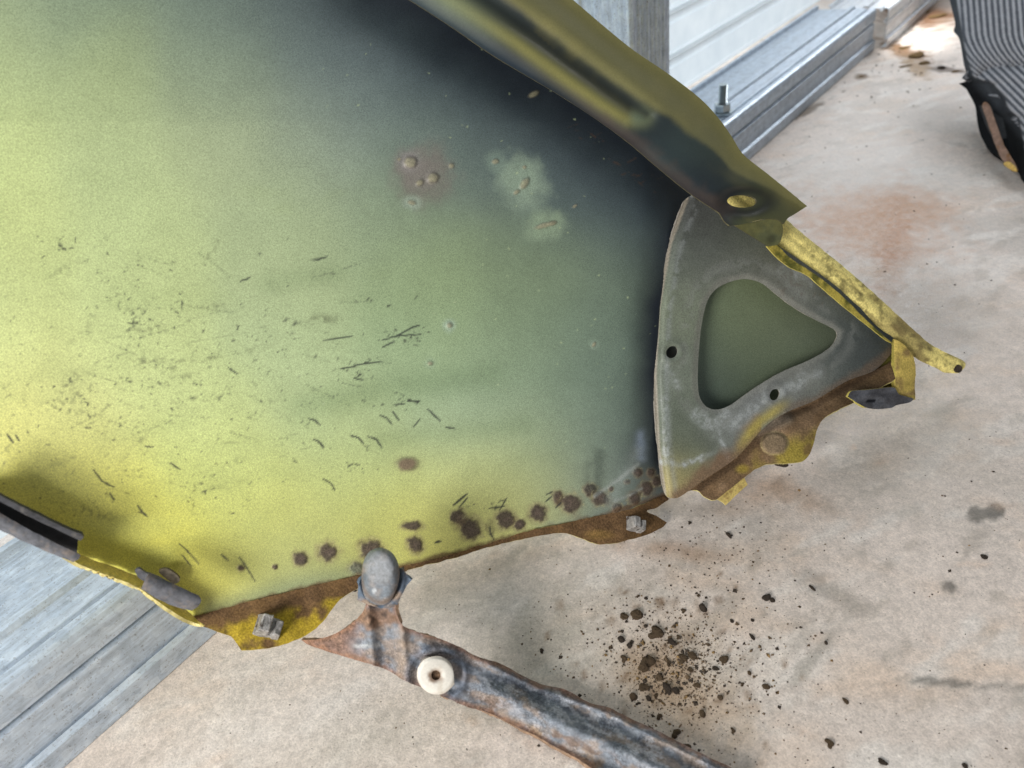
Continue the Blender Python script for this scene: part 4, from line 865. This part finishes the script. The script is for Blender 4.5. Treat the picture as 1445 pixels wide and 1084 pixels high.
def st2_col(x, y):
    c = np.zeros((len(x), 3)); c[:] = lin((116, 122, 130)); c *= (.68 + .64 * vnoise(x, y, 18, 172, 4))[:, None]
    al = lambda a, b: vnoise(x * .9 + y * .43, (y * .9 - x * .43) * 2.4, a, b, 4)
    def mx(m_, cc):
        nonlocal c; m_ = np.clip(m_, 0, 1)[:, None]; c = c * (1 - m_) + lin(cc) * m_
    s = ((y - 950) * .9 - (x - 640) * .43); arm = sstep(640, 700, x)
    mx(sstep(.46, .62, al(34, 173)) * .7, (140, 124, 110)); mx(sstep(.52, .66, al(26, 174)) * .9 * sstep(0, 14, s) * arm, (112, 96, 86)); mx(sstep(.5, .62, al(30, 180)) * .8 * sstep(12, 26, s) * arm, (132, 114, 94))
    mx(sstep(.56, .66, al(18, 175)) * arm * .45, (160, 162, 168)); mx(sstep(.5, .6, al(22, 176)) * arm * (s < -8) * .7, (84, 90, 100)); mx(sstep(.57, .64, al(14, 177)) * arm * (s < -4) * .6, (180, 182, 188))
    lf = 1 - sstep(470, 540, x + (vnoise(x, y, 24, 178, 3) - .5) * 70); mx(lf * .9, (118, 92, 78)); mx(lf * sstep(.5, .7, vnoise(x, y, 12, 179, 3)) * .6, (138, 112, 94))
    ed, _ = segdist(x, y, [(p[0], p[1]) for p in BOUT if p[1] < 1100]); mx((1 - sstep(2, 9, ed + (vnoise(x, y, 10, 181, 3) - .5) * 9)) * .75, (134, 100, 78))
    mud = np.hypot((x - 530) / 34, (y - 872) / 17) + (vnoise(x, y, 12, 182, 3) - .5) * .9; mx((1 - sstep(.6, 1.1, mud)) * .85, (128, 100, 78)); mx((1 - sstep(.2, .7, mud)) * sstep(.5, .62, vnoise(x, y, 7, 183, 2)) * .9, (58, 44, 36))
    d, _ = segdist(x, y, [(566, 895), (572, 925), (568, 955)]); mx(np.exp(-((d + (vnoise(x, y, 14, 184, 3) - .5) * 16) / 9) ** 2) * .6, (156, 136, 116))
    d, _ = segdist(x, y, [(500, 912), (535, 910)]); mx(np.exp(-((d + (vnoise(x, y, 9, 185, 3) - .5) * 6) / 2.2) ** 2) * .6, (170, 172, 172))
    r = np.hypot((x - 616) / 36, (y - 953) / 33); mx(np.exp(-((r - 1.1) / .22) ** 2) * .6, (96, 106, 122))
    return c * 1.15 * (.66 + .68 * vnoise(x, y, 6, 187, 3))[:, None]
sheet('stay_arm', PB, BOUT, [], 2.8, st2_w, .0022, [M_STEEL, plain('rusty_edge', (.26, .17, .11), .85, 0, .5, 300, .5, .0006)], stay, st2_col, None, lambda x, y: {'crust': np.clip(.25 + .75 * sstep(.4, .6, vnoise(x, y, 30, 186, 3)), 0, 1)}, wobble=.7)
def knob_w(x, y):
    dx, dy = x - 537, y - 813; r = np.clip(np.hypot(dx / 27.5, dy / 40.5), 0, 1)
    top = np.hypot((x - 537) / 22, (y - 800) / 26)
    return .010 + .011 * np.clip(1 - r ** 5, 0, 1) ** .6 + .0012 * (1 - sstep(.9, 1.05, top)) + (vnoise(x, y, 16, 190, 2) - .5) * .001
def knob_col(x, y):
    c = dusty(x, y, (108, 116, 124), 191, (142, 136, 132), .45, .7, 20)
    d = np.hypot((x - 528) / 4, (y - 834) / 5); mk = ((1 - sstep(.4, 1.1, d)) * .8)[:, None]; c = c * (1 - mk) + lin((190, 194, 198)) * mk
    d = np.hypot((x - 537) / 22, (y - 800) / 27); mk = ((1 - sstep(.8, 1.1, d)) * .45)[:, None]; c = c * (1 - mk) + lin((150, 150, 150)) * mk
    d = np.abs(np.hypot((x - 537) / 27, (y - 812) / 38) - 1); mk = (np.exp(-(d / .08) ** 2) * .6 * (y > 800))[:, None]; c = c * (1 - mk) + lin((116, 94, 76)) * mk
    return c
sheet('stay_knob', PB, [(537, 773), (522, 778), (513, 793), (510, 815), (513, 838), (522, 850), (537, 854), (550, 849), (559, 832), (564, 812), (561, 793), (552, 779)], [], 2.4, knob_w, .010, [M_STEEL], stay, knob_col, None, ONE(.15))
sheet('stay_collar', PB, [(506, 826, 1), (512, 812), (530, 806), (560, 804), (566, 802), (581, 819, 1), (574, 826), (566, 842), (560, 856, 1), (540, 858), (518, 853), (504, 847, 1)], [], 2.6, lambda x, y: .007 + .003 * np.exp(-((np.hypot((x - 537) / 30, (y - 815) / 40) - 1.05) / .12) ** 2), .0022, [M_STEEL], stay,
      lambda x, y: dusty(x, y, (86, 100, 116), 193, (136, 120, 106), .5, .72, 16), None, ONE(.3), wobble=.8)
def w_w(x, y):
    r = np.hypot((x - 616) / 28, (y - 953) / 27); return arm_off(x, y) + .0105 + .0012 * (1 - sstep(.82, 1.0, r)) - .0014 * np.exp(-(r / .34) ** 4)
def w_col(x, y):
    c = np.zeros((len(x), 3)); c[:] = lin((222, 218, 208)); r = np.hypot((x - 615) / 28, (y - 953) / 27) + (vnoise(x, y, 9, 204, 3) - .5) * .3
    for m_, cc in (((1 - sstep(.22, .5, r)) * .85, (138, 108, 84)), (sstep(.85, 1.05, r) * .5, (168, 152, 132)), (sstep(.6, .8, vnoise(x, y, 14, 205, 3)) * .4, (190, 178, 160))):
        m_ = m_[:, None]; c = c * (1 - m_) + lin(cc) * m_
    return c
M_NYLON = coat_material('white_nylon', .5, .05, 600, .1)
washer = sheet('plastic_washer', PB, [(616, 926), (600, 930), (590, 942), (589, 958), (596, 971), (608, 979), (622, 980), (632, 975), (641, 966, 1), (640, 950), (637, 938), (628, 929)], [ell(615, 953, 6.5, 7)], 1.8, w_w, .0045, [M_NYLON], stay, w_col, None, ONE(.1))
sheet('washer_screw', PB, ell(615, 953, 10, 10.5), [], 2, lambda x, y: arm_off(x, y) + .0075 + .0015 * vnoise(x, y, 4, 200, 2), .003, [plain('rusted_screw', (.20, .125, .075), .85, .2, .6, 400, .8, .001)], washer)

# ------------------------------------------------------------------ car seat at the right
PS = Plane(P(1440., 258., .985), P(1350., 30., 1.17), P(1445., 60., 1.07))
SB = PS.hit(np.array(1440.), np.array(200.)); seat = empty('car_seat', (SB[0], SB[1], 0.0))
tag(seat, 'torn car seat in grey and white striped cloth with black sides on the floor', 'seat')
def seat_masks(x, y):
    g = 4 * (y / 50) + 32 * np.clip((y - 45) / 55, 0, 1.3) ** 2
    s1 = (x - 1350) - g
    ya = np.interp(x, [1365, 1378, 1390, 1405, 1425, 1500], [122, 110, 99, 94, 92, 92])
    low = sstep(-2, 2, y - ya)
    s2 = .70 * (x - 1378) - .70 * (y - 112) + .0035 * np.clip(x - 1400, 0, None) ** 2 * .0 + 5
    lb = np.interp(y, [-40, 0, 40, 80, 108, 113, 118, 140, 158, 166, 200, 340], [1345, 1350, 1357, 1364, 1374, 1386, 1402, 1418, 1425, 1437, 1445, 1462])
    cloth = sstep(-1.5, 1.5, x - lb)
    s = np.where(low > .5, s2 * 1.02, s1)
    return s, low, cloth, lb, ya
def seat_w(x, y):
    s, low, cloth, lb, ya = seat_masks(x, y)
    w = .03 * np.sqrt(np.clip((x - lb + 22) / 110, 0, 1)) + .020 * (1 - np.exp(-np.clip(np.abs(y - ya), 0, 60) / 16)) * sstep(-12, 10, x - lb)
    w = w - .012 * (1 - cloth) * sstep(112, 150, y) + .0012 * np.sin(s * 2 * math.pi / 8.6) * cloth
    return w + (vnoise(x, y, 40, 210, 2) - .5) * .002
def seat_col(x, y):
    s, low, cloth, lb, ya = seat_masks(x, y)
    st = sstep(-.7, .7, np.sin(s * 2 * math.pi / 8.6) + (vnoise(x, y, 5, 211, 2) - .5) * .6)
    c = lin((84, 88, 97)) * (1 - st)[:, None] + lin((176, 178, 183)) * st[:, None]
    k = lin((66, 70, 75)) * (.6 + .8 * vnoise(x, y, 22, 212, 3))[:, None]; dk = sstep(0, 24, (y - 128) * .8 - (x - 1392) * .9 + 6) * (1 - cloth)
    k = k * (1 - .85 * dk)[:, None]
    mk = cloth[:, None]; return k * (1 - mk) + c * mk
M_SEAT = coat_material('seat_cloth', .92, .3, 900, .8, .15)
cush = sheet('cushion', PS, [(1318, -120, 1), (1332, -40), (1340, 0), (1348, 34), (1346, 44), (1354, 56), (1360, 90), (1365, 112), (1353, 118, 1), (1362, 124), (1368, 134), (1376, 150), (1379, 172), (1384, 192), (1396, 210), (1414, 224), (1430, 238), (1440, 250), (1441, 280), (1440, 305), (1446, 335), (1470, 345, 1), (1640, 330, 1), (1640, -120, 1)], [], 1.9, seat_w, .03, [M_SEAT], seat, seat_col, None, ONE(.0))
sheet('seat_base', PS, [(1352, -112, 1), (1364, 60), (1382, 150), (1404, 200), (1444, 236), (1478, 332, 1), (1632, 322, 1), (1632, -112, 1)], [], 8, lambda x, y: -.012 + 0 * x, .055, [plain('black_seat_vinyl', (.030, .032, .035), .7, 0, .3, 120)], seat)
sheet('rusty_strip', PS, [(1386, 150), (1390, 144), (1396, 148), (1402, 164), (1408, 180), (1413, 195), (1420, 210), (1431, 228), (1436, 238, 1), (1428, 240), (1420, 232), (1412, 222), (1404, 204), (1398, 186), (1391, 166)], [], 1.6, lambda x, y: seat_w(x, y) * 0 + .022, .004, [M_RUSTBAR], cush, wobble=.7)
sheet('foam_scrap', PS, [(1416, 231), (1424, 229), (1433, 236), (1434, 241), (1426, 238)], [], 1.5, lambda x, y: .026 + 0 * x, .004, [M_FOAM], cush, wobble=1)

# ------------------------------------------------------------------ soil crumbs
import bmesh
def lump_mesh(seed, sub=3, rag=.8, flat=.6):
    bm = bmesh.new(); bmesh.ops.create_icosphere(bm, subdivisions=sub, radius=1.0)
    r = random.Random(seed)
    offs = [Vector((r.uniform(-1, 1), r.uniform(-1, 1), r.uniform(-1, 1))).normalized() for _ in range(9)]; am = [r.uniform(-rag, rag) for _ in offs]
    for v in bm.verts:
        n = v.co.normalized(); k = 1 + sum(a * max(0, n.dot(o)) ** 4 for a, o in zip(am, offs)) + r.uniform(-.16, .16)
        v.co = Vector((n.x * k, n.y * k, max(n.z * k * flat, -.25)))
    me = bpy.data.meshes.new('soil_clump'); bm.to_mesh(me); bm.free(); return me
LM = {}
for mname, mt in (('d', M_SOIL), ('k', M_SOILD), ('s', M_STRAW)):
    for s_ in range(6):
        me = lump_mesh(s_ * 7 + len(mname)); me.materials.append(mt); LM[(mname, s_)] = me
cnt = 0
def clump(x, y, rx, ry, ang, mk, label, group=None, hgt=.8, name='soil_clump'):
    global cnt
    o = bpy.data.objects.new(name, LM[(mk, cnt % 6)]); cnt += 1; COL.objects.link(o)
    p = onz(np.array(float(x)), np.array(float(y))); dp = depth_floor(np.array(float(x)), np.array(float(y))); sc = dp / FPX
    o.location = (p[0], p[1], float(floorz(p[:1], p[1:2])[0]) + ry * sc * .12); o.rotation_euler = (0, 0, ang)
    o.scale = (rx * sc * .72, ry * sc * .95, min(rx, ry) * sc * hgt * 1.2)
    tag(o, label, 'soil', group); return o
G = 'soil clumps in the dirt patch on the floor'; GL = 'brown soil clump lying in the scattered dirt between fender and stay'
uniq = [(911, 938, 20, 13, .2, 'd', 'largest brown soil clump in the middle of the scattered dirt'), (925, 893, 14, 9, -.4, 'd', 'ragged brown soil clump just above the largest clump'), (948, 906, 8, 3, -.9, 'k', 'thin dark soil sliver beside the ragged clump'), (899, 870, 9, 6, .2, 'd', 'brown soil flake at the upper edge of the scattered dirt'), (881, 871, 7, 5, 0, 'd', 'small brown crumb beside the flake at the dirt\'s upper left'),
        (993, 859, 7, 6, .3, 'k', 'black wedge-shaped crumb at the upper right of the scattered dirt'), (764, 919, 5, 5, .6, 'k', 'single dark pebble on bare concrete above the stay arm'), (1170, 1049, 7, 6, .2, 'd', 'round brown clod alone near the bottom of the floor'), (1245, 1075, 7, 3, -.8, 'k', 'long dark chip at the bottom edge right of the clod'), (1362, 1082, 4, 3, 0, 'k', 'dark pebble at the bottom edge of the floor, rightmost'), (1389, 787, 5, 4, 0, 'k', 'single black pebble below the grey wet stain at right'), (1330, 97, 9, 3, -.35, 'k', 'black chip on the floor beside the striped seat'), (1248, 64, 4, 4, 0, 'k', 'small black pebble at the far end of the rail'),
        (973, 738, 3.4, 2.4, 0, 'k', 'small dark speck on the floor right of the flange tip'), (1028, 756, 2.6, 4.5, .3, 'k', 'dark curled crumb on the floor below the gusset plate'), (1147, 831, 2.2, 4.5, .4, 'k', 'thin dark splinter on bare floor below the gusset plate'), (1194, 990, 3.5, 4.5, .2, 'd', 'brown crumb on the floor above the round clod'), (1166, 908, 3.4, 2.6, 0, 'k', 'dark grit crumb in the bare floor right of the dirt')]
for a in uniq: clump(*a[:6], a[6])
for x, y, rx, ry, an, mk in [(943, 936, 4.5, 8, .1, 'd'), (963, 929, 9, 6, .2, 'd'), (941, 972, 5, 7, .2, 'k'), (954, 976, 5, 4, 0, 'k'), (909, 971, 9, 5, 0, 'd'), (895, 984, 8, 5, .2, 'd'), (900, 993, 6, 3, -.1, 'k'), (964, 862, 5, 3, .3, 'd'), (1021, 931, 7, 4, .3, 'd'), (877, 904, 5, 4, .2, 'k'), (1033, 877, 3, 3, 0, 'k'), (992, 1008, 6, 5, 0, 'd'), (953, 1036, 12, 7, .3, 'd'), (1034, 1031, 4, 4, 0, 'd'), (1081, 844, 7, 3.5, .4, 'k'), (1081, 970, 6, 3, -.2, 'd'), (1010, 944, 6, 3, -.3, 'k'), (916, 986, 5, 4, .3, 'k'), (925, 983, 4, 5, .2, 'd'), (880, 930, 6, 5, .2, 'd'), (888, 912, 4, 3, .2, 'k'), (978, 927, 6, 5, .4, 'd'), (975, 946, 4, 4, 0, 'd'), (932, 956, 6, 5, .5, 'd'), (1047, 966, 5, 3, .3, 'd'), (957, 899, 4, 3, 0, 'd'), (911, 884, 3, 2, 0, 'k'), (985, 968, 4, 3, .2, 'd'), (1062, 900, 3, 5, .2, 'k'), (1058, 950, 4, 3, 0, 'd'), (930, 1012, 7, 5, .2, 'd'), (968, 1055, 9, 5, .3, 'd'), (1016, 985, 4, 3, .3, 'd'), (1090, 848, 4, 3, 0, 'k'), (1062, 876, 3, 2.4, 0, 'k'), (912, 845, 4, 2, -.2, 'k'), (900, 842, 4, 3, 0, 'd')]:
    clump(x, y, rx, ry, an, mk, GL, G)
G2 = 'straw coloured debris by the far end of the rail'; GL2 = 'tan straw debris on the far floor between rail and seat'
for x, y, rx, ry, an in [(1275, 68, 12, 4, .2), (1292, 80, 13, 6, .5), (1305, 90, 9, 4, .4), (1278, 94, 12, 3, .1), (1350, 101, 10, 2.4, .1), (1215, 108, 7, 3, 0), (1300, 18, 16, 5, .2), (1322, 24, 14, 4, .1), (1285, 8, 12, 6, -.4)]:
    clump(x, y, rx, ry, an, 's', GL2, G2, .5, 'straw_debris')
# fine grit nobody could count
V, F = [], []
PT = [(0, 0, 1), (1, 0, 0), (-.2, 1, 0), (-.9, -.4, 0), (.2, -1, .0), (.3, .2, .8), (-.4, -.2, .7)]
def grit(x, y, r):
    p = onz(np.array(float(x)), np.array(float(y))); 
    if (p - A0) @ Nn < .004: return
    sc = depth_floor(np.array(float(x)), np.array(float(y))) / FPX * r; b0 = len(V); a = random.uniform(0, 6.28); z = float(floorz(p[:1], p[1:2])[0]); e = random.uniform(.5, 1.5)
    for q in PT:
        u, v = q[0] * random.uniform(.6, 1.3) * e, q[1] * random.uniform(.6, 1.3)
        V.append((p[0] + sc * (u * math.cos(a) - v * math.sin(a)), p[1] + sc * (u * math.sin(a) + v * math.cos(a)), z + sc * q[2] * .7))
    F.extend([(b0 + 5, b0 + 1, b0 + 2), (b0 + 6, b0 + 5, b0 + 2), (b0 + 6, b0 + 2, b0 + 3), (b0 + 6, b0 + 3, b0 + 4), (b0 + 6, b0 + 4, b0 + 5), (b0 + 5, b0 + 4, b0 + 1)])
for k in range(3600):
    s_ = random.choice([34, 62, 105]); x, y = random.gauss(955, s_), random.gauss(945, s_ * .85)
    grit(x, y, min(3.8, random.lognormvariate(-.25, .62)))
for k in range(520): grit(random.uniform(300, 1445), random.uniform(560, 1084), min(2.6, random.lognormvariate(-.25, .5)))
for k in range(120): grit(random.gauss(1010, 60), random.gauss(770, 40), random.uniform(.5, 1.8))
for k in range(160): grit(random.gauss(1250, 50), random.gauss(80, 40), random.uniform(.5, 2.2))
for k in range(90): grit(random.uniform(1060, 1400), random.uniform(150, 520), random.uniform(.5, 1.8))
gr = build('loose_grit', np.array(V), F, [M_SOILD, M_SOIL, M_STRAW], mi=np.repeat(RNG.choice([0, 1, 2], len(F) // 6, p=[.4, .45, .15]), 6), smooth=False)
gr['kind'] = 'stuff'; tag(gr, 'fine dark soil grit scattered over the concrete floor', 'grit')
# spill of daylight through the far gap between rail and seat
pg = onz(np.array(1292.), np.array(44.)); ps_ = onz(np.array(1400.), np.array(44.)); sdir = (ps_ - pg) / np.linalg.norm(ps_ - pg)
area('gap_light', (pg[0] - sdir[0] * .1 , pg[1] - sdir[1] * .1, .42), (pg[0] + sdir[0] * .02, pg[1] + sdir[1] * .02, 0), .34, .03, .22, (1.0, .98, .95), 24)
S.render.resolution_x = 1024; S.render.resolution_y = 768
